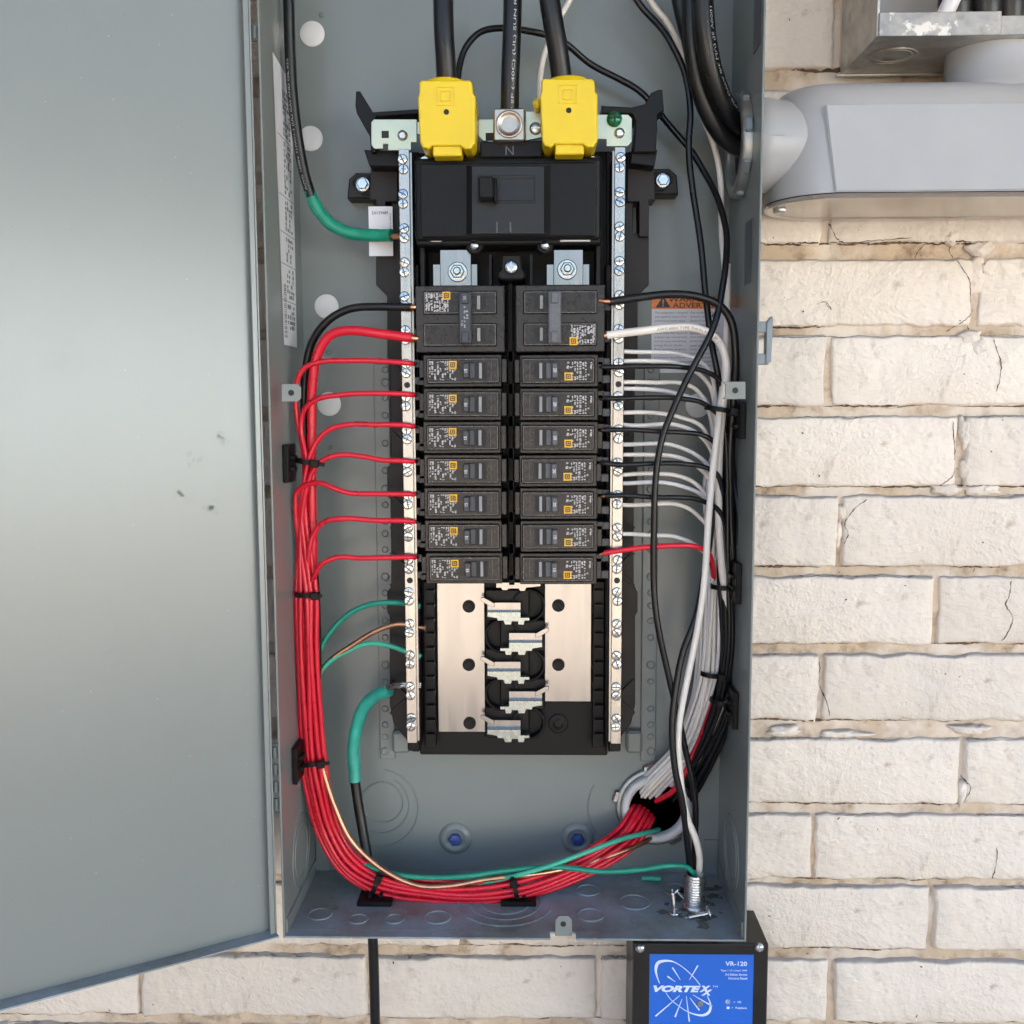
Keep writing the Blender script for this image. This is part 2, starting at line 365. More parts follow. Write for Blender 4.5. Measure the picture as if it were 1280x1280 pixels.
# ------------------------------------------------------------------ brick wall
WY = 122.0
def wx(px, py=700): return P(px, py, WY).x
def wz(py, px=1110): return P(px, py, WY).z
wall = thing('brick_wall', 'cream painted brick wall with tan mortar joints behind the metal box', 'wall', (0, WY/1000, GZ))
rows_px = [(-10,83,1048,9),(112,206,1205,8),(224,301,1033,9),(326,405,1220,12),(422,505,1036,9),(523,606,1203,13),(622,706,1051,7),(723,803,1171,8),(821,899,1027,6),(927,1003,1204,9),(1021,1098,1017,6),(1111,1185,1165,8),(1204,1276,1040,9)]
rows = [(wz(a-3), wz(b+3), wx(j, (a+b)/2), jw*.75*px2m(WY)) for a, b, j, jw in rows_px]
PIT = .2075; course = (rows[3][0]-rows[12][0])/9
for k in range(1, 4): rows.append((rows[12][0]-course*k, rows[12][0]-course*k-.0555, rows[11 if k%2 else 12][2], .006))
for k in range(1, 3): rows.insert(0, (rows[0][0]+.067, rows[0][0]+.0045, rows[1 if k%2 else 2][2]+.003, .006))
def brick_mesh(x0, x1, z0, z1, seed):
    nx, nz = max(6, int((x1-x0)/.0065)), 8
    yf = WY/1000; vs = []; fs = []
    cx, cz = (x0+x1)/2, (z0+z1)/2
    tilt = (random.uniform(-.008,.008), random.uniform(-.012,.012), random.uniform(-.0012,.0012))
    W0 = x1-x0; us = [0, .0010/W0, .0034/W0] + [(.0034 + (W0-.0068)*i/(nx-2))/W0 for i in range(1, nx-2)] + [1-.0034/W0, 1-.0010/W0, 1]
    ws = [0, .016, .055, .16, .33, .5, .67, .84, .945, .984, 1]
    for j, wv in enumerate(ws):
        for i, u in enumerate(us):
            x = x0 + (x1-x0)*u; z = z0 + (z1-z0)*wv
            e = min(i, len(us)-1-i); f = min(j, len(ws)-1-j)
            n = noise.noise(Vector((x*32, z*32, seed*3.1))); n2 = noise.noise(Vector((x*95, z*95, seed*1.7+9)))
            dy = n*.0020 + n2*.0011 + (x-cx)*tilt[0] + (z-cz)*tilt[1] + tilt[2]
            n3 = noise.noise(Vector((x*210, z*210, seed*.7+4)))
            dy += n3*.00035
            if e < 3: x += (n2*.0024 + n*.0024 + n3*.0009)*(1, .9, .5)[e]; dy += (.0085, .0012, .0002)[e]
            if f < 3: z += (n2*.0022 + n*.0022 + n3*.0009)*(1, .9, .5)[f]; dy += (.0085, .0012, .0002)[f]
            if e == 0 and f == 0: x += (cx-x)*.02; z += (cz-z)*.05
            vs.append((x-cx, yf+dy-yf, z-cz))
    W = len(us)
    for j in range(len(ws)-1):
        for i in range(W-1): fs.append((j*W+i, j*W+i+1, (j+1)*W+i+1, (j+1)*W+i))
    b = len(vs)   # skirt so each brick has real depth
    per = [i for i in range(W)] + [j*W+W-1 for j in range(1, len(ws))] + [(len(ws)-1)*W+i for i in range(W-2, -1, -1)] + [j*W for j in range(len(ws)-2, 0, -1)]
    for q in per: vs.append((vs[q][0], .03, vs[q][2]))
    for k in range(len(per)):
        k2 = (k+1) % len(per); fs.append((per[k2], per[k], b+k, b+k2))
    return MB().add(vs, fs, True), (cx, yf, cz)
rest = MB(); nb = 0; BV = []; BF = []
for ri, (zt, zb, jx, jw) in enumerate(rows):
    k0 = int((-1.05-jx)/PIT)-1
    for k in range(k0, k0+14):
        x0 = jx + k*PIT + jw/2; x1 = jx + (k+1)*PIT - jw/2
        if x1 < -1.1 or x0 > 1.1: continue
        # pieces the photograph could show get their own object
        if (.16 < x1 and x0 < .62) or (zb < -.40 and x0 < .25 and x1 > -.62) or (x1 > -.45 and x0 < -.05 and abs(x0) < .45):
            mb, c = brick_mesh(x0, x1, zb, zt, ri*17+k); b0 = len(BV); BV += [Vector(v)+Vector(c) for v in mb.v]; BF += [tuple(b0+i for i in f) for f in mb.f]
            o = mb.build('brick', M['brick'], None, recenter=False); o.location = c; attach(o, wall); nb += 1
        else:
            rest.box(x0, x1, WY/1000, WY/1000+.03, zb, zt, .002)
# courses above and below the built field
zz = rows[0][0] + .0667
while zz < .79:
    for k in range(-11, 12): rest.box((k+.5*(int(zz*15) % 2))*PIT, (k+.5*(int(zz*15) % 2)+1)*PIT-.008, WY/1000, WY/1000+.03, zz-.057, zz, .002)
    zz += .0667
zz = rows[-1][1] - .011; q = 0
while zz > GZ + .05:
    for k in range(-11, 12): rest.box((k+.5*(q % 2))*PIT, (k+.5*(q % 2)+1)*PIT-.008, WY/1000, WY/1000+.03, zz-.057, zz, .002)
    zz -= .0667; q += 1
rest.build('brickwork', M['brick'], wall, kind='stuff')
# mortar sheet with uneven relief
def mortar():
    vs = []; fs = []; x0, x1, z0, z1 = -.75, .75, -.62, .45; nx, nz = 420, 300
    for j in range(nz+1):
        for i in range(nx+1):
            x = x0+(x1-x0)*i/nx; z = z0+(z1-z0)*j/nz
            d = .0052 + .0022*noise.noise(Vector((x*26, z*55, 2.2))) + .0013*noise.noise(Vector((x*120, z*120, 7.7))) + .0006*noise.noise(Vector((x*300, z*300, 3.7)))
            vs.append((x, WY/1000+d, z))
    W = nx+1
    for j in range(nz):
        for i in range(nx): fs.append((j*W+i, j*W+i+1, (j+1)*W+i+1, (j+1)*W+i))
    return MB().add(vs, fs, True)
mm = mortar(); b0 = len(BV); BV += [Vector(v) for v in mm.v]; BF += [tuple(b0+i for i in f) for f in mm.f]; mm.build('mortar', M['mortar'], wall)
from mathutils.bvhtree import BVHTree
TREE = BVHTree.FromPolygons(BV, BF)
def surf(x, z):
    h = TREE.ray_cast(Vector((x, 0, z)), Vector((0,1,0)))
    return h[0].y if h[0] else WY/1000
MB().box(-4.5, 4.5, .1285, .35, GZ, .80).build('wall_core', M['mortar'], wall)
# cracks and chips in the paint
cr = [[(1195,326),(1203,338),(1211,352),(1212,372),(1214,392),(1200,404),(1186,414)],[(1192,527),(1193,548),(1194,570),(1193,592),(1180,604),(1172,611)],[(1243,424),(1247,438),(1252,455),(1250,474),(1245,490)],[(1084,624),(1070,634),(1062,644),(1056,655),(1060,668),(1056,680)],
      [(1265,726),(1262,745),(1258,756),(1267,772),(1262,790),(1252,803)],[(1024,822),(1027,838),(1024,852),(1030,868),(1038,896)],[(1222,425),(1215,414),(1212,404)],[(1196,300),(1190,312),(1195,322)],[(1160,302),(1152,312),(1146,322)],[(1224,300),(1226,312),(1232,325)],[(1247,1060),(1244,1085),(1240,1100)],
      [(1037,278),(1046,298),(1056,303),(1100,300),(1140,297)],[(1000,606),(1060,606),(1120,607),(1176,608)],[(945,505),(1010,504),(1090,502),(1180,504)],[(948,325),(1060,323),(1140,325),(1200,320)],[(946,903),(985,915),(1030,918),(1080,921),(1170,924)],[(1204,972),(1213,985),(1206,1000)],
      [(946,1102),(1000,1100),(1080,1103),(1170,1106)],[(945,706),(1020,706),(1070,704),(1160,703)],[(945,803),(1000,800),(1060,803),(1130,803)],[(1020,380),(1032,378),(1040,387)],[(1032,379),(1036,386)]]
def surf_ribbon(mb, pts, wf, lift=.0003):
    n = len(pts); vs = []
    for i, (x, z) in enumerate(pts):
        a = pts[max(i-1,0)]; b = pts[min(i+1,n-1)]; dx, dz = b[0]-a[0], b[1]-a[1]; L = math.hypot(dx,dz) or 1; h = wf(i)
        xa, za, xb, zb = x-dz/L*h, z+dx/L*h, x+dz/L*h, z-dx/L*h
        vs += [(xa, surf(xa,za)-lift, za), (x, surf(x,z)-lift-.0002, z), (xb, surf(xb,zb)-lift, zb)]
    fs = []
    for i in range(n-1): fs += [(3*i,3*i+1,3*i+4,3*i+3),(3*i+1,3*i+2,3*i+5,3*i+4)]
    mb.add(vs, fs)
for c in cr:
    if len(c) == 4 and abs(c[0][1]-c[-1][1]) < 8 or len(c) == 5 and c[0][0] == 946: continue
    pts = catmull([P(x, y, WY) for x, y in c], 9); pts = [(p.x + random.uniform(-1,1)*.0004, p.z + random.uniform(-1,1)*.0004) for p in pts]
    mb = MB(); n = len(pts); ph = random.random()*9
    surf_ribbon(mb, pts, lambda i: (.00012 + .00042*max(0, .5+noise.noise(Vector((i*.35, ph, 0))))) * (.3 if i in (0, n-1) else 1)); mb.build('crack', M['crack'], wall)
# dirt lines along the joints: brown dirt and painted shadow under each course, grey grit on each ledge
db = MB(); dg = MB(); xs0, xs1 = .16, .62
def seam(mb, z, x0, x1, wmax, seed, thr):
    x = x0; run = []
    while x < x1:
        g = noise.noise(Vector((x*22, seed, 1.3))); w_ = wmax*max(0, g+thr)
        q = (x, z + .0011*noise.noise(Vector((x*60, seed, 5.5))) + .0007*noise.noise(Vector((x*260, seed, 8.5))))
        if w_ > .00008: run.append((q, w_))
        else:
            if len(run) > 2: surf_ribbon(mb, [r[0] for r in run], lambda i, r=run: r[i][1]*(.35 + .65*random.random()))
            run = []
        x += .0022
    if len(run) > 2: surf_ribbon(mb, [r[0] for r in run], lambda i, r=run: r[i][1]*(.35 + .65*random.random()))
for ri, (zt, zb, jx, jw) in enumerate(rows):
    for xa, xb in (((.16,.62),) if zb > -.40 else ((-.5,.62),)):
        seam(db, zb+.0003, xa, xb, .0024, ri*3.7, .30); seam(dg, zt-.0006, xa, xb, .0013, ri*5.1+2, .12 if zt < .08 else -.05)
db.build('joint_dirt_shade', M['crack'], wall, kind='stuff'); dg.build('ledge_grit', M['dust'], wall, kind='stuff')
pt = MB()
for k in range(210):
    x = random.uniform(.16,.60) if k < 150 else random.uniform(-.45,.2); z = random.uniform(-.60,.40) if k < 150 else random.uniform(-.62,-.41)
    n = random.choice((5,6,7)); r = random.uniform(.0004,.0013)*random.random()**.5; el = random.uniform(.5,2); an = random.random()*3
    vs = []
    for i in range(n):
        a = 2*math.pi*i/n; q = r*random.uniform(.6,1.2); dx, dz = q*math.cos(a)*el, q*math.sin(a)/el
        X, Z = x + dx*math.cos(an)-dz*math.sin(an), z + dx*math.sin(an)+dz*math.cos(an); vs.append((X, surf(X,Z)-.0003, Z))
    pt.add(vs, [tuple(range(n))])
for k, (lx, ly, a_, b_) in enumerate(((1221,345,.010,.014),(1232,333,.007,.006),(1214,420,.012,.006),(1226,432,.008,.007),(1206,452,.004,.012),(1207,540,.006,.016),(1212,588,.007,.012),(1185,612,.014,.005),(1232,612,.016,.005),(1053,640,.005,.010),(1048,668,.004,.012),(985,915,.018,.005),(1060,918,.020,.004),(1215,912,.016,.005),(1190,296,.010,.006),(1228,310,.012,.008),(1205,990,.004,.012))):
    c_ = P(lx, ly, WY); mb = MB(); nu, nv = 26, 9; vs = []; fs = []
    for j in range(nv):
        for i in range(nu):
            t = 2*math.pi*i/nu; q = j/(nv-1); rr = math.sin(q*math.pi/2)
            k1 = 1 + .55*noise.noise(Vector((math.cos(t)*1.3, math.sin(t)*1.3, k*3.3))) + .2*noise.noise(Vector((math.cos(t)*3, math.sin(t)*3, k*1.7))); X, Z = c_.x + a_*rr*math.cos(t)*k1, c_.z + b_*rr*math.sin(t)*k1
            vs.append((X, WY/1000 + .0008 - .0012*math.cos(q*math.pi/2)*(1+1.4*noise.noise(Vector((X*300, Z*300, k)))) + .0040*q*q, Z))
    for j in range(nv-1):
        for i in range(nu): fs.append((j*nu+i, j*nu+(i+1) % nu, (j+1)*nu+(i+1) % nu, (j+1)*nu+i))
    mb.add(vs, fs, True).build('paint_lump', M['brick'], wall)
pt.build('paint_pits', M['crack'], wall, kind='stuff')

# ------------------------------------------------------------------ enclosure
XL = P(339,640,0).x; XR = P(944,640,0).x; ZB = P(640,1175,0).z; ZT = .47; YB = .114; T = .0016
enc = thing('breaker_panel_box', 'open grey steel breaker panel box mounted on the brick wall', 'panel box', (0, .06, ZB))
MB().box(XL, XR, YB, YB+T, ZB, ZT).build('back_panel', M['paint'], enc)
lw = MB().box(XL, XL+T, -.0005, YB, ZB, ZT, .0005)
lw.build('side_wall', M['paint'], enc)
rw = MB().box(XR-T, XR, -.0005, YB, ZB, ZT, .0005); rw.build('side_wall', M['paint'], enc)
zf = ZB + T
# floor with a notch at its front edge
nx0, nx1 = P(688,1176,0).x, P(720,1176,0).x
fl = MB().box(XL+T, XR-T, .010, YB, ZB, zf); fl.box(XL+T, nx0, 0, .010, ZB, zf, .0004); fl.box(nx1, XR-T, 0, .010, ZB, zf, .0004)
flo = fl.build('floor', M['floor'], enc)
MB().box(XL+T, XR-T, 0, YB, ZT-T, ZT).build('top_wall', M['paint'], enc)
# corner gussets
for s_, X in ((1, XL+T), (-1, XR-T)):
    MB().box(X, X+s_*.0012, .004, .108, zf, zf+.012).build('corner_flange', M['paint'], enc)
    MB().box(X+s_*.001, X+s_*.012, .1122, YB-.0003, zf, zf+.03).build('corner_flange', M['paint'], enc)
def floor_pt(px, py):
    d = CROT @ Vector(((px-640)/F, -(py-640)/F, -1)); t = (zf - CAM.z)/d.z; return CAM + d*t
for x, y, r in ((400,1143,12),(448,1149,9.5),(493,1149,9.5),(547,1147,13),(735,1113,12.5),(738,1144,13),(793,1128,16),(845,1112,14)):
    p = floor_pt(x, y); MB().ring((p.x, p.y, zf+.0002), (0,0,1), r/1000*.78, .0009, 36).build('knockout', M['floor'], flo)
p = floor_pt(632, 1128)
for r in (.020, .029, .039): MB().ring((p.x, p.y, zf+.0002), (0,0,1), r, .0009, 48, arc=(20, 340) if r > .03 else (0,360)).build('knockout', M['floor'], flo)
gr = MB()
for k in range(46):
    c_ = floor_pt(random.gauss(880, 24), random.gauss(1128, 17)); r = random.uniform(.0010,.0050); n = 11
    if not (XL+.01 < c_.x < XR-.006 and .012 < c_.y < .105): continue
    gr.add([(c_.x + r*math.cos(6.283*i/n)*random.uniform(.4,1.5), c_.y + r*math.sin(6.283*i/n)*random.uniform(.4,1.5), zf+.0002+k*.000004) for i in range(n)], [tuple(range(n))])
gr.build('grime_stain', M['grime'], flo, kind='stuff')
bp_ = [o for o in enc.children if o.name.startswith('back_panel')][0]
def back_ring(x, y, rpx, t=.0008, arc=(0,360), parent=bp_, name='knockout'):
    p = P(x, y, 114); MB().ring((p.x, YB-.0001, p.z), (0,-1,0), rpx*px2m(114), t, 48, arc=arc).build(name, M['paint'], parent)
back_ring(478,1003,27); back_ring(475,1006,38,arc=(-150,60)); back_ring(473,1010,52,arc=(-120,80)); back_ring(795,1010,62,arc=(150,215))
# right side wall knockout rings (seen edge-on)
p = P(927, 1062, 60)
for r in (.022,.03): MB().ring((XR-T-.0001, .055, p.z), (1,0,0), r, .0006, 40).build('knockout', M['paint'], [o for o in enc.children if o.name.startswith('side_wall')][1])
p = P(368,1062,60)
for r in (.022,.03): MB().ring((XL+T+.0001, .06, p.z), (1,0,0), r, .0006, 40).build('knockout', M['paint'], [o for o in enc.children if o.name.startswith('side_wall')][0])
# embossed mounting dimples with blue screws
for x, y in ((569,1049),(722,1049)):
    p = P(x, y, 112)
    d = MB().lathe((p.x, YB, p.z), (0,-1,0), [(.0145,0),(.0138,.0012),(.0105,.0030),(.0092,.0032),(.0085,.0024),(.0055,.0016)], 32).build('mounting_dimple', M['paint'], bp_)
    s = MB().lathe((p.x, YB-.0012, p.z), (0,-1,0), [(.0058,0),(.0058,.003),(.005,.0044),(.002,.005)], 6, False); s.box(p.x-.004, p.x+.004, YB-.0068, YB-.006, p.z-.0007, p.z+.0007); s.build('mounting_screw', M['blue_screw'], bp_)
for x, y in ((390,42),(388,173),(408,383),(411,505),(872,507)):
    p = P(x, y, 113); MB().lathe((p.x, YB-.0001, p.z), (0,-1,0), [(.0101,0),(.0101,.0004),(.0096,.0008),(.003,.0010)], 36).build('hole_plug', M['white_disc'], bp_)
for x, y in ((402,18),(411,440),(413,560),(874,557),(893,395),(860,640)):
    p = P(x, y, 113); MB().lathe((p.x, YB, p.z), (0,-1,0), [(.0023,0),(.0022,.0012),(.0015,.0016),(.0011,.0008)], 14).build('dimple', M['paint'], bp_)
# embossed support rails either side of the interior
for s_, xa, xb, ye in ((0,471,490,949),(1,803,822,952)):
    mb = MB(); mb.pbox(xa, 455, xb, ye, 111.2, 114, .0006)
    ys = [462,478,497,519,554,588,611,631,652,667,687,721,741,757,776,797,831,852,886,906,921,939]
    for i, y in enumerate(ys):
        p = P((xa+xb)/2+1, y, 111); r = (.0030 if i % 5 == 1 else .0024)
        mb.lathe((p.x, .1112, p.z), (0,-1,0), [(r*1.25,0),(r,.0009),(r*.8,.0012),(r*.7,.0004)], 14)
    mb.build('support_rail', M['paint'], bp_)
    mb = MB(); xx = (490,512) if not s_ else (783,803)
    mb.pbox(xx[0], 915, xx[1], 942, 104, 114, .002); mb.build('support_foot', M['paint'], bp_)
# screw tabs on rim
def tab(x0, y0, x1, y1, hx, hy, Y=2, vert=False):
    q = px2m(Y); mb = MB()
    poly = [(x0,y0),(x1-4,y0),(x1,y0+4),(x1,y1-4),(x1-4,y1),(x0,y1)] if not vert else [(x0,y1),(x0,y0+5),(x0+5,y0),(x1-5,y0),(x1,y0+5),(x1,y1)]
    mb.prism(poly, Y, Y+1.6, .0003); t = mb.build('screw_tab', M['paint'], enc)
    c = P(hx, hy, Y); MB().lathe((c.x, Y/1000+.0004, c.z), (0,-1,0), [(.0022,0),(.0022,.0006)], 18).build('screw_hole', M['slot'], t)
tab(352,480,376,502,364,491); tab(932,477,907,499,919,488)
tab(694,1145,715,1170,704,1155, 9, True)
# latch staple outside the right wall
l = MB(); x0 = XR; 
za, zb_ = P(955,402,6).z, P(955,456,6).z
l.box(XR-.0003, XR+.0085, .004, .010, za-.008, za, .0006); l.box(XR-.0003, XR+.0085, .004, .010, zb_, zb_+.008, .0006)
l.prism([(XR+.006, za-.001),(XR+.0095, za+.0035),(XR+.0105, za+.002),(XR+.0098, zb_+.002),(XR+.006, zb_+.0005)], 2.5, 11, .0004, True)
l.build('latch_staple', M['latch'], enc)
# stickers on side walls
ws_ = [o for o in enc.children if o.name.startswith('side_wall')]
zt_, zb2 = P(345,85,70).z, P(362,432,60).z
def side_sheet(name, m, par, X, ya, yb, z0, z1, s_): MB().box(X, X+s_*.0003, ya, yb, z0, z1).build(name, m, par)
MB().add([(XL+T+.0004, .034, zt_),(XL+T+.0004, .092, zt_-.006),(XL+T+.0004,.088, zb2),(XL+T+.0004,.046,zb2)], [(0,1,2,3)]).add([(XL+T+.0001, .034, zt_),(XL+T+.0001, .092, zt_-.006),(XL+T+.0001,.088, zb2),(XL+T+.0001,.046,zb2)], [(0,1,2,3)]).build('rating_label', M['paper'], enc)
lab = [o for o in enc.children if o.name.startswith('rating_label')][0]
def left_text(mb, body, yc, zc, h=None, wd=None, rot=0, bold=0):
    vs, fs, W, H = text_geo(body, bold); sy = h/H if h else wd/W; sx = wd/W if wd else sy; c, s_ = math.cos(R(rot)), math.sin(R(rot))
    mb.add([(XL+T+.0006, yc + x*sx*c - y*sy*s_, zc + x*sx*s_ + y*sy*c) for x, y in vs], fs)
mb = MB()
LH = zt_-zb2
for i in range(46):
    z = zt_ - .02 - (LH-.03)*i/46
    if i in (9, 20, 27, 33, 40):
        mb.box(XL+T+.00045, XL+T+.0006, .042, .088, z, z+.0005); continue
    for a in (.060, .066, .072, .078):
        if random.random() < .72:
            b_ = a + random.uniform(.002,.005); mb.box(XL+T+.00045, XL+T+.0006, a, b_, z-.0012, z+random.uniform(.0008,.0024))
for i in range(26): z = zb2 + .006 + i*.0016; mb.box(XL+T+.00045, XL+T+.0006, .049, .056, z, z+random.choice((.0005,.0009,.0012)))
mb.build('label_print', M['ink_grey'], lab)
for ya, yb, y0, y1 in ((.004,.030,-20,62),(.020,.046,272,352)):
    MB().box(XR-T-.0006, XR-T-.0001, ya, yb, P(935,y1,20).z, P(935,y0,20).z).build('tape_strip', M['handle'], ws_[1])
# warning label on the back panel
w0, w1 = P(815,371,113).x, P(912,371,113).x; wz0, wz1 = P(850,371,113).z, P(850,466,113).z
wl = MB().box(w0, w1, YB-.0003, YB-.0001, wz1, wz0).build('warning_label', M['paper'], enc)
zh = P(850,386,113).z
MB().box(w0, w1, YB-.0006, YB-.0004, zh, wz0-.0001).build('orange_band', M['orange'], wl)
mb = MB(); c = P(829,378,113)
mb.add([(c.x-.0062,YB-.0008,c.z-.0042),(c.x+.0062,YB-.0008,c.z-.0042),(c.x,YB-.0008,c.z+.0055)], [(0,1,2)])
text_to(mb, 'WARNING', P(866,373,113).x, P(866,374,113).z, YB-.0008, h=.0042, wd=.040, bold=.01)
text_to(mb, 'ADVERTENCIA', P(879,381.5,113).x, P(879,381.5,113).z, YB-.0008, h=.0042, wd=.050, bold=.01)
mb.build('heading', M['ink'], wl)
mb = MB(); text_to(mb, '!', c.x, c.z-.0004, YB-.001, h=.0058, bold=.02); mb.build('exclamation_mark', M['orange'], wl)
L1 = ['This equipment is designed','and tested by Square D to','performance levels which','exceed Underwriters','Laboratories requirements.','Use of other than Square D','breakers may void warranty','and can cause overheating','arcing, fire or shock.','Personal injury, property','damage, injury or poor','performance caused by the','use or failure of non-Square','D circuit breakers.']
L2 = ['Este equipo ha sido','disenado y probado por','Square D con niveles de','rendimiento que exceden','los requisitos de los','laboratorios. El uso de','otros interruptores puede','anular la garantia y','causar sobrecalentamiento','arcos, incendio o choque.','Lesiones personales o','danos a la propiedad','por el uso o falla de','estos interruptores.']
mb = MB()
for Ls, xx, in ((L1, 818.5), (L2, 863)):
    for i, t in enumerate(Ls):
        xl = P(xx,392,113).x; y = P(850, 391 + i*5.1, 113).z; wd = len(t)*.00104
        text_to(mb, t, xl+wd/2, y, YB-.0006, h=.0021, wd=wd)
mb.build('small_print', M['ink_grey'], wl)

# door: shallow tray hinged on the box's side, swung wide open
DA = R(31); dd = Vector((-math.cos(DA), -math.sin(DA), 0)); dn = Vector((math.sin(DA), -math.cos(DA), 0))
H0 = Vector((XL-.0075, .004, 0)); DW, DF = .372, .0125; dz0, dz1 = ZB+.004, ZT-.004
def dq(u, v, z): p = H0 + dd*u + dn*v; return (p.x, p.y, z)
def dbox(mb, u0, u1, v0, v1, z0, z1, ch=.0004):
    b = bmesh.new(); bmesh.ops.create_cube(b, size=1)
    for q in b.verts: q.co = Vector((u0 + (u1-u0)*(q.co.x+.5), v0+(v1-v0)*(q.co.y+.5), z0+(z1-z0)*(q.co.z+.5)))
    if ch: bmesh.ops.bevel(b, geom=b.edges[:], offset=ch, segments=2, affect='EDGES', profile=.5)
    for q in b.verts: q.co = Vector(dq(*q.co))
    mb.bm(b)
door = MB(); dbox(door, 0, DW, -.0014, 0, dz0, dz1)
door = door.build('door', M['door'], enc)
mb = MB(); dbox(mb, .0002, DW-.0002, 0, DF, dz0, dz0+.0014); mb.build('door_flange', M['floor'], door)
mb = MB(); dbox(mb, .0002, DW-.0002, 0, DF, dz1-.0014, dz1); mb.build('door_flange', M['door'], door)
mb = MB(); dbox(mb, .0002, .0016, 0, .0075, dz0+.0016, dz1-.0016); dbox(mb, .0018, .0056, .0062, .0075, dz0+.0016, dz1-.0016); mb.build('door_flange', M['door'], door)
mb = MB(); dbox(mb, DW-.0016, DW-.0002, 0, DF, dz0+.0016, dz1-.0016); mb.build('door_flange', M['door'], door)
for sx, sy in ((277,550),(244,575),(221,619),(262,633)):
    d_ = CROT @ Vector(((sx-640)/F, -(sy-640)/F, -1)); t_ = (H0-CAM).dot(dn)/d_.dot(dn); q = CAM + d_*t_
    mb = MB(); u0 = (q-H0).dot(dd)
    for k in range(7):
        cu, cz_ = u0 + random.uniform(-.005,.005), q.z + random.uniform(-.005,.005); n = 8; r = random.uniform(.0008,.0026)
        mb.add([dq(cu + r*math.cos(6.283*i/n)*random.uniform(.5,1.2), .00025, cz_ + r*math.sin(6.283*i/n)*random.uniform(.5,1.4)) for i in range(n)], [tuple(range(n))])
    mb.build('smudge', M['smudge'], door)
# hinge leaves and knuckles in the gap
hx = XL - .0035
for za_, zb_ in ((P(330,28,0).z, P(330,48,0).z), (P(340,932,0).z, P(340,1018,0).z)):
    h = MB().box(hx-.003, XL-.0003, .0045, .0062, zb_, za_)
    n = max(1, int((za_-zb_)/.012))
    for k in range(n):
        z = zb_ + (za_-zb_)*(k+.5)/n; h.lathe((hx, .0055, z-.0042), (0,0,1), [(.0026,0),(.0026,.0084)], 14)
    h.build('hinge', M['paint'], enc)
# ------------------------------------------------------------------ panel interior (bus, neutral bars, plastic base)
inn = thing('panel_interior', 'black plastic bus interior with silver neutral bars and tinned bus plates inside the box', 'bus assembly', tuple(P(640,945,100)))
xLb, xRb = P(510,560,46).x, P(772.5,560,46).x      # neutral bar centre lines
# base pan
b = MB(); b.pbox(520, 190, 762, 944, 84, 106, .001)
b.build('base_pan', M['black'], inn)
def wing(side):
    mb = MB(); f = (lambda x: x) if side < 0 else (lambda x: 1281-x)
    pr = lambda poly, a, c, ch=.0005: mb.prism([(f(x), y) for x, y in poly], a, c, ch)
    pr([(490,190),(523,190),(523,930),(512,930),(500,915),(492,905),(487,880),(487,770),(484,765),(484,740),(489,734),(489,625),(484,620),(484,585),(489,578),(487,455),(484,450),(484,370),(470,356),(470,292),(490,292)], 82, 106)
    pr([(464,194),(497,194),(497,252),(482,252),(482,296),(470,296),(470,250),(462,250)], 76, 100)
    for y in (462, 548, 628, 700, 860):   # moulded zig-zag ribs
        pr([(487,y-8),(490,y-10),(508,y+8),(506,y+11)], 79.5, 82.5, 0)
        pr([(489,y+34),(487,y+31),(505,y+14),(507,y+16)], 79.5, 82.5, 0)
    pr([(515,330),(524,330),(524,940),(515,940)], 66, 100, .001)
    return mb
wl_ = wing(-1).build('side_wing', M['brown'], inn); wr_ = wing(1).build('side_wing', M['brown'], inn)
# upper corner fins
f1 = MB(); f1.prism([(445,114),(450,114),(466,140),(525,136),(525,142),(470,146),(470,190),(464,190),(462,170),(446,142),(444,132)], 52, 74, .0006)
f1.prism([(455,187),(500,189),(500,208),(462,208)], 58, 90, .0006); f1.build('corner_fin', M['black'], inn)
f2 = MB(); f2.prism([(828,112),(823,112),(814,116),(806,130),(790,134),(752,132),(752,142),(790,142),(795,152),(792,190),(820,190),(822,143),(830,138)], 52, 74, .0006)
f2.prism([(790,186),(822,187),(818,208),(788,204)], 58, 90, .0006); f2.build('corner_fin', M['black'], inn)
# mounting feet with hex bolts
for x, y, s_ in ((453,230,-1),(829,225,1)):
    q = lambda dx: x + s_*dx
    ft = MB().prism([(q(-16),y-14),(q(8),y-14),(q(17),y-6),(q(19),y+18),(q(-16),y+18)], 92, 112, .001)
    ft.build('mounting_foot', M['brown'], inn)
    ft = MB().prism([(q(-12),y-10),(q(6),y-10),(q(12),y-4),(q(12),y+2),(q(0),y+14),(q(-12),y+14)], 90.8, 92.5, .0006); ft.build('mounting_foot', M['black'], inn)
    c = P(x, y, 88); bt = MB().lathe((c.x, .0908, c.z), (0,-1,0), [(.0062,0),(.0062,.0010),(.0052,.0014)], 24)
    bt.lathe((c.x, .0895, c.z), (0,-1,0), [(.0047,0),(.0047,.0030),(.0040,.0036)], 6, False); bt.build('hex_bolt', M['zinc'], inn)
# serial label (machine code left out)
lb = MB().pbox(461, 258, 491, 320, 75.5, 75.9).build('serial_label', M['paper'], inn)
mb = MB(); c = P(475, 266, 75); text_to(mb, 'EAV39489', c.x, c.z, .0753, h=.0024, wd=.0125)
c = P(488, 277, 75)
text_to(mb, 'MADE IN MEXICO', c.x, c.z, .0753, h=.0011, wd=.013, rot=90); mb.build('label_print', M['ink'], lb)
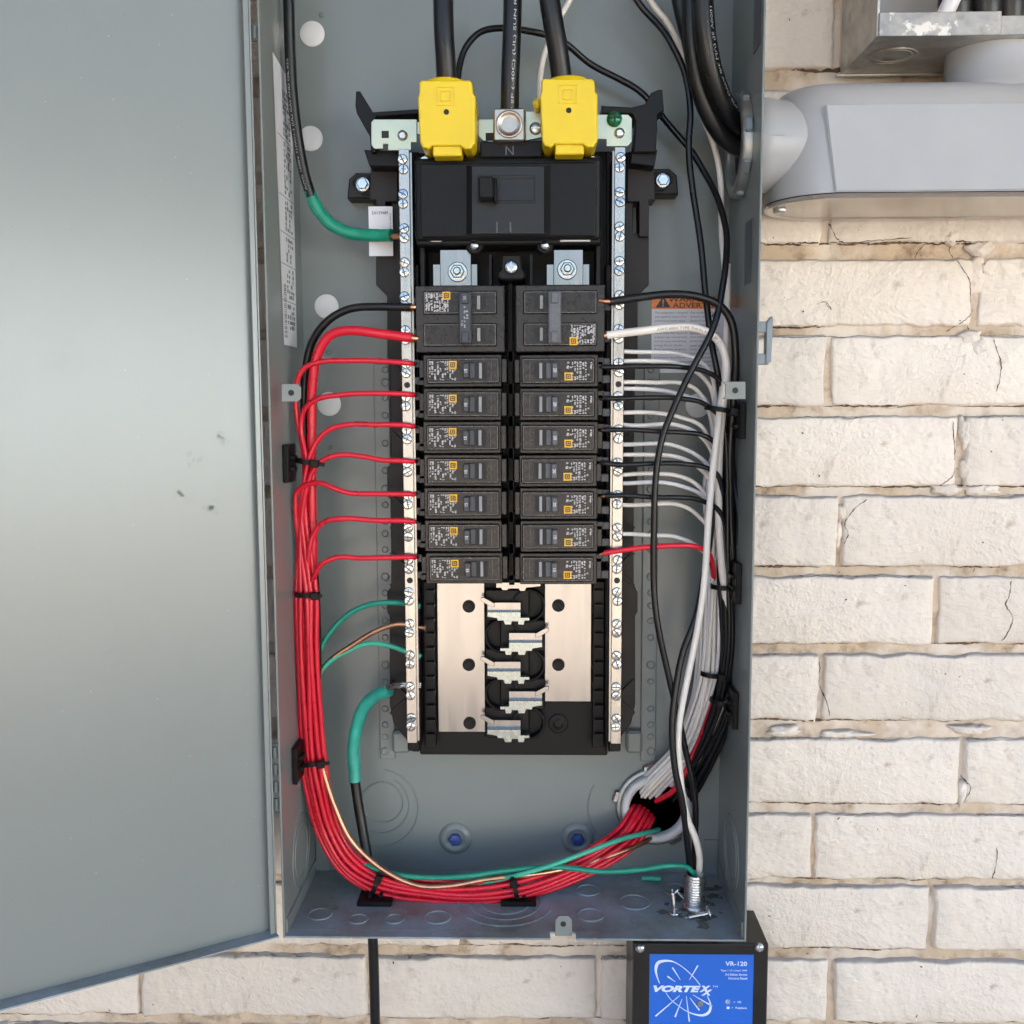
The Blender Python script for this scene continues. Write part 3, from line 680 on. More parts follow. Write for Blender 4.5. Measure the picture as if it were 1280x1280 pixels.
# strap across the top
st = MB(); st.prism([(467,149),(521,149),(521,178),(514,178),(514,188),(485,188),(485,180),(479,180),(479,186),(468,186),(464,181),(464,153)], 47, 49, .0003)
st.prism([(740,143),(785,143),(790,148),(790,177),(785,183),(758,183),(758,174),(740,174)], 47, 49, .0003)
st.prism([(598,149),(617,149),(617,178),(604,176),(598,170)], 47, 49, .0003); st.prism([(657,139),(690,139),(690,172),(676,172),(657,176)], 47, 49, .0003)
st.prism([(521,152),(740,152),(740,168),(521,168)], 49.2, 51, .0003)
st = st.build('neutral_strap', M['strap'], inn)
for x, y, w_ in ((481.5,168,9),(612,171,10)): MB().pbox(x-w_/2, y-w_/2, x+w_/2, y+w_/2, 46.8, 47.4).build('square_hole', M['slot'], st)
for x, y in ((503,169),(774.5,166)):
    c = P(x, y, 46); MB().lathe((c.x, .047, c.z), (0,-1,0), [(.0040,0),(.0038,.0010),(.0028,.0016),(.0020,.0022),(.0016,.0022)], 18).build('rivet', M['steel'], st)
c = P(768.5, 147, 42); gs = MB().lathe((c.x, .047, c.z), (0,-1,0), [(.0058,0),(.0058,.0016),(.0052,.0034),(.0036,.0047),(.0012,.0052)], 24)
gs = gs.build('bonding_screw', M['green_screw'], inn)
MB().box(c.x-.0038, c.x+.0038, .0414, .043, c.z-.0006, c.z+.0006).box(c.x-.0006, c.x+.0006, .0413, .0429, c.z-.0038, c.z+.0038).build('cross_slot', M['slot'], gs)
c = P(669.5, 160, 45); MB().lathe((c.x, .047, c.z), (0,-1,0), [(.0046,0),(.0046,.0010),(.0038,.0020),(.001,.0022)], 22).box(c.x-.0034, c.x+.0034, .0444, .0449, c.z-.0005, c.z+.0005).build('slotted_screw', M['steel'], st)
# N lug
lg = MB().pbox(617, 135, 656, 176, 31, 50, .0010); c = P(636.5, 155, 30)
lg = lg.build('neutral_lug', M['lug'], inn)
lg_s = MB().lathe((c.x, .0312, c.z), (0,-1,0), [(.0100,0),(.0100,.0012),(.0084,.0014),(.0078,.0004),(.0060,.0004),(.0054,.0000)], 30).build('lug_screw', M['lug'], lg)
MB().pbox(600, 176, 678, 197, 40, 70, .001).build('lug_barrier', M['black'], inn)
mb = MB(); c = P(637,188,39.5); text_to(mb, 'N', c.x, c.z, .0397, h=.0066); mb.build('neutral_mark', M['handle'], inn)
# neutral bars with paired terminal screws
hook = MB().lathe((0,0,0), (0,-1,0), [(.0039,0),(.0039,.0010),(.0034,.0016),(.0030,.0017),(.0006,.0017)], 14)
nf = len(hook.f)
hook.box(-.0031, .0031, -.0019, -.0013, -.0005, .0005); hook.box(-.0003, .0003, -.00188, -.0013, -.0018, .0018)
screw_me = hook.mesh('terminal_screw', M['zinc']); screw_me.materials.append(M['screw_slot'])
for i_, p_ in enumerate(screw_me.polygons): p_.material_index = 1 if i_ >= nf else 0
z0, z1 = P(510,186,46).z, P(515,929,46).z
zA, zB_ = P(505,205,45).z, P(515,903,45).z
for xb in (xLb, xRb):
    s_ = -1 if xb < 0 else 1
    br = MB().box(xb-.0041, xb+.0041, .046, .058, z1, z0, .0004)
    br.box(xb - s_*.0045 - .0009, xb - s_*.0045 + .0009, .0495, .058, z1+.001, z0-.002)
    br = br.build('neutral_bar', M['tin'], inn)
    for k in range(18):
        zc = zA + (zB_-zA)*k/17
        for d in (.0036, -.0036):
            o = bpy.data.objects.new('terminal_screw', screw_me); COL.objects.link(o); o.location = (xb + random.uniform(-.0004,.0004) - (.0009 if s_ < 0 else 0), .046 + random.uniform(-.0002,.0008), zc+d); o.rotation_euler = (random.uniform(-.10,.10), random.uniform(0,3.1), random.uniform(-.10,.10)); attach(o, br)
    for k in range(17):
        zc = zA + (zB_-zA)*(k+.5)/17
        if k in (6, 12): MB().lathe((xb, .0461, zc), (0,-1,0), [(.0024,0),(.0024,.0002)], 16).build('empty_hole', M['slot'], br)
    # plastic carrier
    MB().box(xb-.0055, xb+.0055, .0583, .080, z1-.004, z0-.006, .0006).build('bar_carrier', M['black'], inn)
    MB().box(xb-.0048, xb+.0048, .056, .075, z1-.010, z1-.002, .001).build('bar_carrier', M['black'], inn)
# hot lugs above the two-pole breakers
for x0, x1, cx, cy in ((541,597,572,340),(683,737,709,337)):
    pl = MB().pbox(x0+9, 312, x1-8, 360, 48, 52, .0004); pl.pbox(x0, 330, x1, 360, 53, 58, .0004); pl = pl.build('line_plate', M['bus'], inn)
    c = P(cx, cy, 47); nt_ = MB().lathe((c.x, .048, c.z), (0,-1,0), [(.0076,0),(.0076,.0012),(.0070,.0016)], 26).lathe((c.x, .0464, c.z), (0,-1,0), [(.0056,0),(.0056,.0034),(.0048,.0042)], 6, False).lathe((c.x, .0424, c.z), (0,-1,0), [(.0030,0),(.0030,.0034),(.0022,.0042)], 16)
    nt_.build('line_nut', M['zinc'], pl)
hb = MB().prism([(627,318),(651,318),(653,336),(656,340),(656,347),(651,350),(628,350),(622,347),(622,340),(626,336)], 40, 75, .0012); hb.build('center_boss', M['black'], inn)
c = P(639, 334, 39); MB().lathe((c.x, .040, c.z), (0,-1,0), [(.0050,0),(.0050,.0012),(.0042,.0022),(.002,.0024)], 24).box(c.x-.0006, c.x+.0006, .0374, .0378, c.z-.004, c.z+.004).build('center_screw', M['zinc'], inn)
rb = MB()
for x in (613, 664): rb.pbox(x-1.5, 318, x+1.5, 360, 50, 80)
rb.pbox(636, 350, 641, 725, 66, 86)
for x in (528, 748): rb.pbox(x-3, 305, x+3, 360, 52, 80, .0005)
rb.build('rib', M['black'], inn)
# bus plates below the breakers
bl = MB().pbox(547, 722, 606, 915, 78, 80, .0003).build('bus_plate', M['bus'], inn); brp = MB().pbox(681, 722, 739, 877, 78, 80, .0003).build('bus_plate', M['bus'], inn)
for par, pts in ((bl, ((586,758),(586,831),(587,904))), (brp, ((698,757),(698,831)))):
    for x, y in pts:
        c = P(x, y, 77.5); MB().lathe((c.x, .0778, c.z), (0,-1,0), [(.0052,0),(.0052,.0006),(.0044,.0009),(.0026,.0002)], 22).build('plate_hole', M['black'], par)
c = P(698, 906, 80); MB().lathe((c.x, .086, c.z), (0,-1,0), [(.0082,0),(.0082,.003),(.0072,.0036),(.005,.002),(.0036,.0042),(.0022,.0042)], 24).build('post', M['black'], inn)
# stabs
for i, y in enumerate((755, 793, 829, 866, 902)):
    left = i % 2 == 0
    X = (lambda x: x) if left else (lambda x: 1287-x)
    cup = MB()
    cx_, r_ = X(660), 22*px2m(72); c = P(cx_, y+3, 72)
    cup.lathe((c.x, .086, c.z), (0,-1,0), [(r_,0),(r_,.0115),(r_*.93,.0125),(r_*.86,.0115),(r_*.82,.004)], 32)
    cup.build('insulator_cup', M['black'], inn)
    cu = MB().pbox(min(X(606),X(662)), y-18, max(X(606),X(662)), y+21, 75, 86, .001); cu.build('insulator_cup', M['black'], inn)
    tb = MB().pbox(min(X(609),X(651)), y-2, max(X(609),X(651)), y+10, 69, 73, .0003)
    tb.prism([(X(601),y-8),(X(605),y-8),(X(618),y-1),(X(618),y+4),(X(612),y+3),(X(601),y-4)], 67, 69, .0003)
    tb = tb.build('bus_stab', M['bus'], inn)
    bl_ = MB().prism([(X(a), y+c_) for a, c_ in ((609,10),(651,10),(651,17),(662,17),(662,21),(656,21),(655,26),(648,26),(647,22),(640,22),(639,26),(631,26),(629,21),(622,21),(621,18),(609,16))], 64, 69, .0003)
    bl_.build('stab_blade', M['blade'], tb)
tp = MB()
tp.prism([(620,735),(626,735),(628,738),(634,738),(636,736),(648,736),(650,739),(656,739),(658,735),(676,733),(676,728),(620,728)], 66, 70, .0003); tp.build('bus_stab', M['bus'], inn)
# stand-off teeth along the base edges
for x in (537, 748):
    mb = MB()
    mb.pbox(x-7, 727, x+7, 935, 72, 86, .0006)
    for y in range(738, 930, 18): mb.pbox(x-4, y, x+6, y+3, 66, 72)
    mb.build('edge_rail', M['black'], inn)

# ------------------------------------------------------------------ circuit breakers
BY = 37.0; xcl, xcr = P(578,588,BY).x, P(698.5,588,BY).x; zb0 = P(640,463,BY).z
pit = (zb0 - P(640,711.5,BY).z)/6
def label_print(mb, x0, x1, z0, z1, y, seed):
    rd = random.Random(seed); x = x0
    while x < x1 - .001:
        w_ = rd.choice((.0014,.0018,.0022)); z = z1
        while z > z0:
            h = rd.uniform(.0012,.0042)
            if rd.random() < .74:
                # a stroke block made of letter-like ticks
                zz_ = z
                while zz_ > z-h+.0004 and zz_ > z0:
                    a = x + rd.uniform(0, .0004); t = rd.uniform(.00035,.00065)
                    if rd.random() < .85: mb.add([(a,y,zz_),(min(a+w_*rd.uniform(.55,.95),x1),y,zz_),(min(a+w_*rd.uniform(.55,.95),x1),y,zz_-t),(a,y,zz_-t)], [(0,1,2,3)])
                    zz_ -= t + rd.uniform(.00005,.00022)
            z -= h + rd.uniform(.0004,.0016)
        x += w_ + .0003
def edge_lines(mb, x0, x1, z0, z1, y, t=.00025):
    mb.box(x0,x1,y,y+.0006,z1-t,z1); mb.box(x0,x1,y,y+.0006,z0,z0+t); mb.box(x0,x0+t,y,y+.0006,z0+t*1.2,z1-t*1.2); mb.box(x1-t,x1,y,y+.0006,z0+t*1.2,z1-t*1.2)
def logo(par, cx, cz, y, s=.0030):
    MB().box(cx-s, cx+s, y-.00015, y, cz-s, cz+s).build('logo_square', M['yellow_print'], par)
    lo = MB(); t = s*.22
    edge_lines(lo, cx-s*.62, cx+s*.62, cz-s*.62, cz+s*.62, y-.0008, t); lo.box(cx-s*.2,cx+s*.2,y-.0004,y-.0002,cz-s*.2,cz+s*.2)
    lo.build('logo_mark', M['ink'], par)
def make_single(amps, seed, hm='handle'):
    o = thing('circuit_breaker', '', 'circuit breaker', (0,0,0), local=True)
    H = .0122
    c = MB().box(-.0298, .0300, .0042, .052, -H, H, .0006)
    c.box(.0299, .0340, .0066, .050, -.0090, .0090, .0005); c.box(-.0335, -.0297, .0085, .050, -.0050, .0085, .0004); c.box(-.0350,-.0297,.012,.05,-.0105,-.0065,.0004)
    c.build('case', M['case'], o)
    fc = MB().box(-.0272, .0285, .0012, .006, -.0098, .0098, .0009)
    fc = fc.build('face', M['case_face'], o)
    el = MB(); edge_lines(el, -.0262, .0276, -.0088, .0088, .0006, .0003); el.box(.0222,.0224,.0006,.0011,-.007,.007); el.build('face_edge_wear_highlight', M['edge'], fc)
    lp = MB(); label_print(lp, -.0252, -.0098, -.0068, .0072, .0009, seed); label_print(lp, -.0098, -.0046, -.0068, .0010, .0009, seed+1)
    lp.build('label_print', M['pale_ink'], o)
    logo(o, -.0070, .0044, .0008)
    wn_ = MB().box(.0052, .0186, .0009, .0030, -.0066, .0064).build('handle_slot', M['slot'], o)
    hd = MB().box(.0010, .0056, -.0042, .0025, -.0058, .0056, .0007); hd.box(.0056, .0100, .0002, .0022, -.0060, .0058, .0004)
    hd = hd.build('handle', M[hm], o)
    MB().box(.0128, .0152, .0000, .0012, -.0060, .0058, .0003).build('handle_flag', M['flag'], o)
    t = MB(); text_to(t, amps, .0032, -.0002, -.0043, h=.0024, rot=90, bold=.01); t.build('rating_mark', M['white_ink'], hd)
    t = MB(); text_to(t, 'ON', .0206, .0046, .0008, h=.0012, rot=90); text_to(t, 'OFF', .0252, .0040, .0008, h=.0012, rot=90); text_to(t, 'TRIP', .0252, -.0040, .0008, h=.0011, rot=90); t.build('raised_marks', M['handle'], o)
    # wire clamp at the outer end
    MB().box(-.0400, -.0335, .014, .040, .0030, .0095, .0006).box(-.0400,-.0335,.014,.040,-.0100,-.0040,.0006).build('wire_clamp', M['tie_bar'], o)
    return o
ordn = ['first','second','third','fourth','fifth','sixth','seventh']
p15 = make_single('15', 3, 'tie_bar'); p15g = make_single('15', 11); p20 = make_single('20', 11)  # red-wired column gets darker handles, its dimmer lighting put into the colour
u15 = u20 = False
for k in range(7):
    z = zb0 - pit*k
    o = p15 if k == 0 else copy_tree(p15); o.location = (xcl + random.uniform(-.0004,.0004), BY/1000 + random.uniform(-.0004,.0004), z); o.rotation_euler = (random.uniform(-.012,.012), random.uniform(-.006,.006), random.uniform(-.008,.008))
    o['label'] = '15 amp single breaker fed by a red wire, %s below the two-pole breaker' % ordn[k]; o['group'] = 'single-pole circuit breakers'
for k in range(7):
    z = zb0 - pit*k
    if k < 5:
        o = p20 if k == 0 else copy_tree(p20)
    else: o = p15g if k == 5 else copy_tree(p15g)
    o.location = (xcr + random.uniform(-.0004,.0004), BY/1000 + random.uniform(-.0004,.0004), z - .0003); o.rotation_euler = (random.uniform(-.012,.012), math.pi + random.uniform(-.006,.006), random.uniform(-.008,.008))
    o['group'] = 'single-pole circuit breakers'
    o['label'] = ('20 amp single breaker beside the white wires, %s below the two-pole breaker' if k < 5 else '15 amp single breaker beside the white wires, %s below the two-pole breaker') % ordn[k]
def make_double(label, amps, tie_mat, print_low, rot):
    o = thing('two_pole_breaker', label, 'circuit breaker', (0,0,0), 'two-pole breakers', local=True)
    H = .0252
    c = MB().box(-.0345, .0335, .0030, .052, -H, H, .0008); c.build('case', M['case'], o)
    for s_ in (1, -1):
        zc = s_*.0120
        fc = MB().box(-.0285, .0275, .0010, .0050, zc-.0088, zc+.0088, .0008).build('face', M['case_face'], o)
        el = MB(); edge_lines(el, -.0275, .0265, zc-.0078, zc+.0078, .0005, .0003); el.build('face_edge_wear_highlight', M['edge'], fc)
        MB().box(.0120, .0190, .0007, .0030, zc-.0052, zc+.0052).build('handle_slot', M['slot'], o)
        MB().box(.0125, .0150, -.0004, .0012, zc-.0050, zc+.0050, .0003).build('handle_flag', M['flag'], o)
        MB().box(-.0395, -.0345, .013, .040, zc-.0035, zc+.0055, .0006).build('wire_clamp', M['tie_bar'], o)
    tb = MB().box(-.0010, .0088, -.0075, .0030, -.0196, .0196, .0010).build('handle_tie', tie_mat, o)
    for s_ in (1, -1): MB().box(.0010, .0068, -.0092, -.0070, s_*.0145-.0042, s_*.0145+.0042, .0006).build('handle', tie_mat, tb)
    t = MB(); text_to(t, amps, .0039, .0145, -.0094, h=.0022, rot=90, bold=.01)
    if rot: text_to(t, 'SQUARE D', .0028, 0, -.0077, h=.0014, wd=.0150, rot=90); text_to(t, 'COMMON TRIP', .0052, 0, -.0077, h=.0013, wd=.0150, rot=90)
    else: label_print(t, .0008, .0070, -.0075, .0085, -.0077, 41)
    t.build('raised_marks', M['ink_grey'] if rot else M['conduit'], tb)
    lp = MB(); label_print(lp, -.0268, -.0085, .0052, .0190, .0007, 77+int(rot)); label_print(lp, -.0262, -.0090, .0056, .0186, .00065, 79)
    lp.build('label_print', M['pale_ink'], o); logo(o, -.0105, .0172, .0006)
    return o
z2 = zb0 + pit*1.53
d1 = make_double('50 amp two-pole breaker with thick black and red wires', '50', M['tie_bar'], False, False); d1.location = (xcl-.0005, BY/1000, z2)
d2 = make_double('30 amp two-pole breaker with thick black and white wires', '30', M['tie_bar_grey'], True, True); d2.location = (xcr+.0005, BY/1000, z2); d2.rotation_euler = (0, math.pi, 0)
# dark support posts between the columns
bn = MB()
for k in range(8): bn.box((xcl+xcr)/2-.0022, (xcl+xcr)/2+.0022, .066, .086, zb0-pit*k+.008, zb0-pit*k+.016)
bn.build('retainer_post', M['black'], inn)

# ------------------------------------------------------------------ main breaker
mbk = thing('main_breaker', 'large black main breaker under the yellow lug covers', 'circuit breaker', tuple(P(636,300,60)))
c = MB().pbox(518, 196, 752, 300, 36, 70, .0035, 3); c.pbox(520, 296, 752, 306, 40, 75, .0012); c.build('case', M['black'], mbk)
ear = MB().pbox(519, 193, 752, 215, 46, 70, .004, 2); ear.build('case', M['brown'], mbk)
pf = MB().pbox(525, 203, 745, 296, 33, 37, .0012, 2); pf.build('face', M['black'], mbk)
# centre panel with sloping flanks
cp = MB(); Yf, Yk = 27, 33
a = [P(590,208,Yf), P(680,208,Yf), P(680,292,Yf), P(590,292,Yf)]; b_ = [P(583,207,Yk), P(688,207,Yk), P(688,293,Yk), P(583,293,Yk)]
cp.add([tuple(v) for v in a+b_], [(0,1,2,3),(4,5,1,0),(5,6,2,1),(6,7,3,2),(7,4,0,3)])
cp.build('center_panel', M['surge'], mbk)
MB().pbox(597, 219, 669, 254, 26.6, 30, .0003).build('handle_slot', M['slot'], mbk)
hd = MB().pbox(598, 220, 617, 248, 12, 27, .0012); hd.pbox(617, 222, 621, 252, 16, 27, .0008); hd.build('handle', M['black'], mbk)
MB().pbox(621, 223, 668, 251, 26.3, 27.5, .0004).build('rating_window', M['surge'], mbk)
for x, y in ((607,268),(649,268)):
    c = P(x,y,26.5); MB().lathe((c.x,.0268,c.z),(0,-1,0),[(.0016,0),(.0016,.0002)],12).build('test_hole', M['slot'], mbk)
tb = MB()
for x in (621,638): tb.pbox(x-1.2, 277, x+1.2, 291, 25.8, 27.5, .0004)
tb.build('slot_rib', M['handle'], mbk)
for x in (531, 741):
    c = P(x, 202, 45); MB().lathe((c.x,.0458,c.z),(0,-1,0),[(.0046,0),(.0046,.0018),(.0032,.003)],20).build('cover_screw', M['zinc'], mbk)
for x in (593, 681):
    c = P(x, 307, 42); MB().lathe((c.x,.048,c.z),(0,-1,0),[(.0066,0),(.0066,.005),(.0052,.006)],22).build('screw_boss', M['black'], mbk)
    MB().lathe((c.x,.0419,c.z),(0,-1,0),[(.0040,0),(.0036,.0016),(.0022,.0026),(.0006,.003)],18).build('screw', M['zinc'], mbk)
for x0, x1 in ((538,552),(700,738)): MB().pbox(x0, 299, x1, 302, 39, 41, .0004).build('chipped_edge', M['bushing'], mbk)
# yellow lug covers
def lug_cover(x, y, label, s_, cat='lug cover'):
    o = thing('lug_cover', label, cat, tuple(P(x, y+45, 40)), 'yellow lug covers')
    dx = lambda a: x + a*1.0
    mb = MB()
    mb.prism([(dx(-35),y-37),(dx(-32),y-40),(dx(28),y-40),(dx(31),y-37),(dx(32),y-24),(dx(35),y-20),(dx(35),y+38),(dx(32),y+42),(dx(30),y+46),(dx(22),y+46),(dx(17),y+42),(dx(-19),y+42),(dx(-24),y+46),(dx(-31),y+44),(dx(-34),y+38),(dx(-37),y-18),(dx(-35),y-24)], 18, 66, .0014, seg=3)
    mb.build('shell', M['yellow'], o)
    mb = MB(); c = P(x-2, y-34, 42); mb.lathe((c.x, .040, c.z-.008), (0,0,1), [(.0165,0),(.0165,.007),(.0150,.0085)], 30); mb.build('collar', M['yellow'], o)
    mb = MB().pbox(dx(-18), y+40, dx(18), y+55, 21, 40, .0008); mb.build('tongue', M['yellow'], o)
    if s_ > 0: MB().pbox(dx(-46), y-16, dx(-36), y-4, 30, 50, .002).build('hinge_tab', M['yellow'], o)
    q = px2m(18); lo = MB(); c = P(x-2, y-20, 18)
    edge_lines(lo, c.x-11*q, c.x+11*q, c.z-11*q, c.z+11*q, .0174, .0006); edge_lines(lo, c.x-6*q, c.x+6*q, c.z-6*q, c.z+6*q, .0174, .0006); lo.build('embossed_logo', M['yellow'], o)
    c = P(x-1, y, 18); MB().lathe((c.x,.0179,c.z),(0,-1,0),[(.0020,0),(.0020,.0002)],16).build('probe_hole', M['slot'], o)
    return o
lug_cover(559, 140, 'yellow plastic lug cover above the serial label side of the main breaker', -1)
lug_cover(712, 138, 'yellow plastic lug cover beside the green bonding screw', 1)
for x in (558, 712):
    MB().pbox(x-14, 192, x+14, 204, 44, 60, .001).build('terminal_pocket', M['slot'], mbk)
# ------------------------------------------------------------------ wires
def path3(pts, n=8): return catmull([P(*p) for p in pts], n)
def wire(label, m, r, pts, group=None, seg=10, name='wire', cat='wire', bare=0):
    r *= 1.17 if r < 2 else (1.1 if r < 2.7 else 1.06)
    pa = path3(pts); ph = random.random()*50; n = len(pa)
    for i in range(n):
        f = min(1, i/14, (n-1-i)/14); t = i*.055
        pa[i] = pa[i] + Vector((noise.noise(Vector((t, ph, 0))), noise.noise(Vector((t, ph, 7))), noise.noise(Vector((t, ph, 13)))))*((.0034 if m in ('white_wire','grey_wire','black_wire') and r < 2.6 else .0021)*f)
    if bare:
        o = thing(name, label, cat, tuple(pa[0]), group); k = bare
        MB().tube(pa[k:], r/1000, seg).build('jacket', M[m], o); MB().tube(pa[:k+2], r*.62/1000, 8).build('bare_end', M['copper'], o); return o
    o = MB().tube(pa, r/1000, seg).build(name, M[m]); tag(o, label, cat, group); return o
def cable(name, label, cat='cable', group=None, at=(0,0,0)): return thing(name, label, cat, at, group)
# main cables with printed jackets
mains = [('thick black cable entering the yellow cover over the serial label side', [(553,-70,30),(554,-10,30),(555,40,30),(557,75,32),(559,118,38)], 7.4, 'black', None),
         ('thick black cable with white print clamped in the neutral lug', [(641,-70,36),(641,-10,36),(640,40,36),(638,90,38),(637,142,42)], 6.9, 'black', '1000V SP (-40C) (UL) SUN RES'),
         ('thick black cable slanting into the yellow cover beside the green screw', [(676,-90,26),(683,-30,27),(690,20,28),(697,60,31),(704,115,38)], 7.6, 'black', None)]
for lab, pts, r, _, txt in mains:
    o = cable('main_cable', lab, group='main supply cables', at=tuple(P(*pts[-1]))); pa = path3(pts, 10)
    MB().tube(pa, r/1000, 20).build('jacket', M['black_wire'], o)
    if txt:
        t = MB(); text_on_tube(t, txt, pa, r/1000, .28, .100, .0026, ang=-.35, rev=True); t.build('print', M['cable_ink'], o)
        e = MB()
        for k in range(14): a = k*math.pi/7; c = pa[-1]; e.tube([c + Vector((math.cos(a)*.0052, math.sin(a)*.0052, .0085)), c + Vector((math.cos(a)*.005, math.sin(a)*.005, -.004))], .0011, 6)
        e.build('bare_strands', M['zinc'], o)
# service cables leaving through the locknut
svc = [('printed black cable bending into the locknut', [(876,-70,34),(878,0,35),(883,55,38),(893,100,44),(908,135,52),(926,158,62),(944,166,68)], 8.0, '1000V SP (UL) 3/0 AWG SUN RES DIR BUR'),
       ('lower black cable bending into the locknut beneath the printed cable', [(862,-70,50),(864,0,50),(866,60,52),(876,115,56),(893,155,62),(912,178,68),(938,190,74)], 7.0, None),
       ('black cable behind the printed cable at the locknut', [(840,-70,60),(850,0,60),(862,50,60),(874,95,66),(892,135,72),(915,165,78),(938,176,82)], 6.4, None)]
for lab, pts, r, txt in svc:
    o = cable('service_cable', lab, group='cables into the locknut', at=tuple(P(*pts[-1]))); pa = path3(pts, 10)
    MB().tube(pa, r/1000, 20).build('jacket', M['black_wire'], o)
    if txt: t = MB(); text_on_tube(t, txt, pa, r/1000, .30, .115, .0028, ang=-.55); t.build('print', M['cable_ink'], o)
# taped ground cables
o = cable('ground_cable', 'black cable wrapped in green tape beside the serial label', at=tuple(P(490,295,70)))
pa = path3([(352,-70,52),(360,-10,52),(362,50,55),(365,110,58),(371,165,62),(380,215,66),(389,246,69)], 10)
MB().tube(pa, .0042, 16).build('jacket', M['black_wire'], o)
t = MB(); text_on_tube(t, 'AWG 1000V THWN-2 (UL) GAS AND OIL RES', pa, .0042, .45, .095, .0020, ang=.3, rev=True); t.build('print', M['cable_ink'], o)
pg = path3([(386,238,69),(396,260,71),(412,279,72),(436,291,72),(462,294,69),(489,294,62)], 10)
tp_ = MB().tube(pg, lambda t: .0047 + .00025*(int(t*9) % 2), 18); tp_.build('tape', M['green_tape'], o)
MB().tube(path3([(486,295,63),(498,296,56),(508,297,53)], 6), .0022, 10).build('bare_end', M['copper'], o)
o = cable('ground_cable', 'green taped cable with bare strands dropping through the box floor', at=tuple(P(458,1100,60)))
pg = path3([(487,863,62),(470,869,68),(455,884,74),(446,908,78),(442,935,80),(444,976,80)], 10)
MB().tube(pg, lambda t: .0050 + .0003*(int(t*11) % 2), 18).build('tape', M['green_tape_pale'], o)
MB().tube(path3([(443,970,80),(447,1000,79),(453,1035,77),(458,1065,72),(461,1090,66),(464,1130,64),(467,1200,64),(470,1330,66)], 10), .0043, 16).build('jacket', M['black_wire'], o)
e = MB()
for k in range(7):
    a = k*math.pi*2/6 if k < 6 else 0; r_ = .0016 if k < 6 else 0; d = Vector((0, math.cos(a)*r_, math.sin(a)*r_))
    e.tube([q + d*(1 + .25*math.sin(i*1.3+k)) for i, q in enumerate(path3([(482,861,62),(496,857,54),(508,856,51),(526,856,53)], 6))], .0009, 6)
e.build('bare_strands', M['zinc'], o)

# left bundle: seven red branch wires
Bc = [(382,742,54),(383,800,55),(386,870,57),(391,940,60),(399,990,62),(412,1040,64),(436,1079,63),(475,1103,60),(530,1114,57),(590,1117,56),(645,1110,58),(700,1093,66),(745,1072,78),(782,1046,92),(800,1020,104),(808,1003,126)]
offs = [(-12.5,0),(-6.5,-3.2),(0,-4.2),(6,-3.0),(11.5,0),(-4,2.5),(4.5,2.5)]
def bundle_pts(center, du, dy):
    out = []
    for i, (x, y, Y) in enumerate(center):
        a = center[max(i-1,0)]; b = center[min(i+1,len(center)-1)]; tx, ty = b[0]-a[0], b[1]-a[1]; L = math.hypot(tx,ty)
        out.append((x + ty/L*du*(-1), y + tx/L*du, Y + dy)) ; 
    return out
lead = [455,493,532,577,619,653,697]
lefts = {0:[(520,455,48),(508,454,42),(480,452,42),(440,450,44),(405,451,46),(381,460,48),(372,482,50),(373,520,52),(380,570,50),(380,640,52)],
         1:[(521,494,48),(508,493,42),(470,492,42),(430,491,44),(400,496,46),(381,513,49),(376,540,51),(383,578,50),(377,640,51)],
         2:[(521,534,48),(508,533,42),(470,532,42),(440,530,44),(412,536,46),(396,552,48),(385,578,49),(378,620,51),(374,660,53)],
         3:[(522,577,48),(508,577,42),(480,575,42),(455,569,43),(430,567,44),(406,574,46),(390,590,48),(381,620,50),(376,670,52)],
         4:[(522,618,48),(508,617,42),(470,617,42),(440,616,43),(420,611,44),(400,604,46),(384,606,48),(373,616,51),(371,640,53),(374,680,55)],
         5:[(522,653,48),(508,651,42),(470,649,42),(430,647,43),(405,652,46),(393,665,49),(386,690,51)],
         6:[(522,697,48),(512,696,42),(480,698,42),(450,699,43),(422,697,45),(403,705,47),(393,722,50)]}
for k in range(7):
    pts = lefts[k] + bundle_pts(Bc, *offs[k])
    wire('red wire leaving the %s 15 amp breaker below the two-pole breaker' % ordn[k], 'red', 1.75, pts, 'red branch wires', bare=3)
for k, (du, dy) in enumerate(((1.5,3),(9,5),(-9,4.5),(15,3))):
    wire('red wire bundled with the other branch wires along the box floor', 'red', 1.75, [(388,690,60),(388,720,58)] + bundle_pts(Bc, du, dy), 'red wires in the floor bundle')
wire('thick red wire feeding the two-pole breaker', 'red', 3.5, [(526,423,44),(518,423,40),(510,422,40),(480,417,40),(445,413,42),(415,419,46),(399,440,50),(391,480,53),(389,540,56),(389,620,58),(391,700,60),(390,742,60),(391,800,60)] + bundle_pts(Bc[2:], 8, 6), bare=12)
wire('thick black wire curving down from the 50 amp two-pole breaker', 'black_wire', 3.0, [(524,384,44),(516,384,42),(508,383,43),(470,383,46),(435,387,50),(408,402,54),(389,428,58),(381,465,60),(380,520,62),(383,600,63),(390,700,62),(396,780,62),(398,850,63),(396,905,66),(397,960,72),(410,1040,76)], bare=12)
wire('dark green wire arching from the neutral bar above the copper wire', 'green', 1.9, [(524,758,52),(510,755,56),(490,753,60),(462,757,64),(432,772,66),(408,797,66),(397,826,66),(395,870,68),(398,940,72),(416,1030,70),(438,1066,66),(470,1086,60),(530,1098,52),(583,1096,50),(625,1088,56),(660,1083,55),(700,1084,55),(750,1091,52),(800,1087,48),(835,1081,46),(858,1083,50),(867,1093,52),(869,1118,55)])
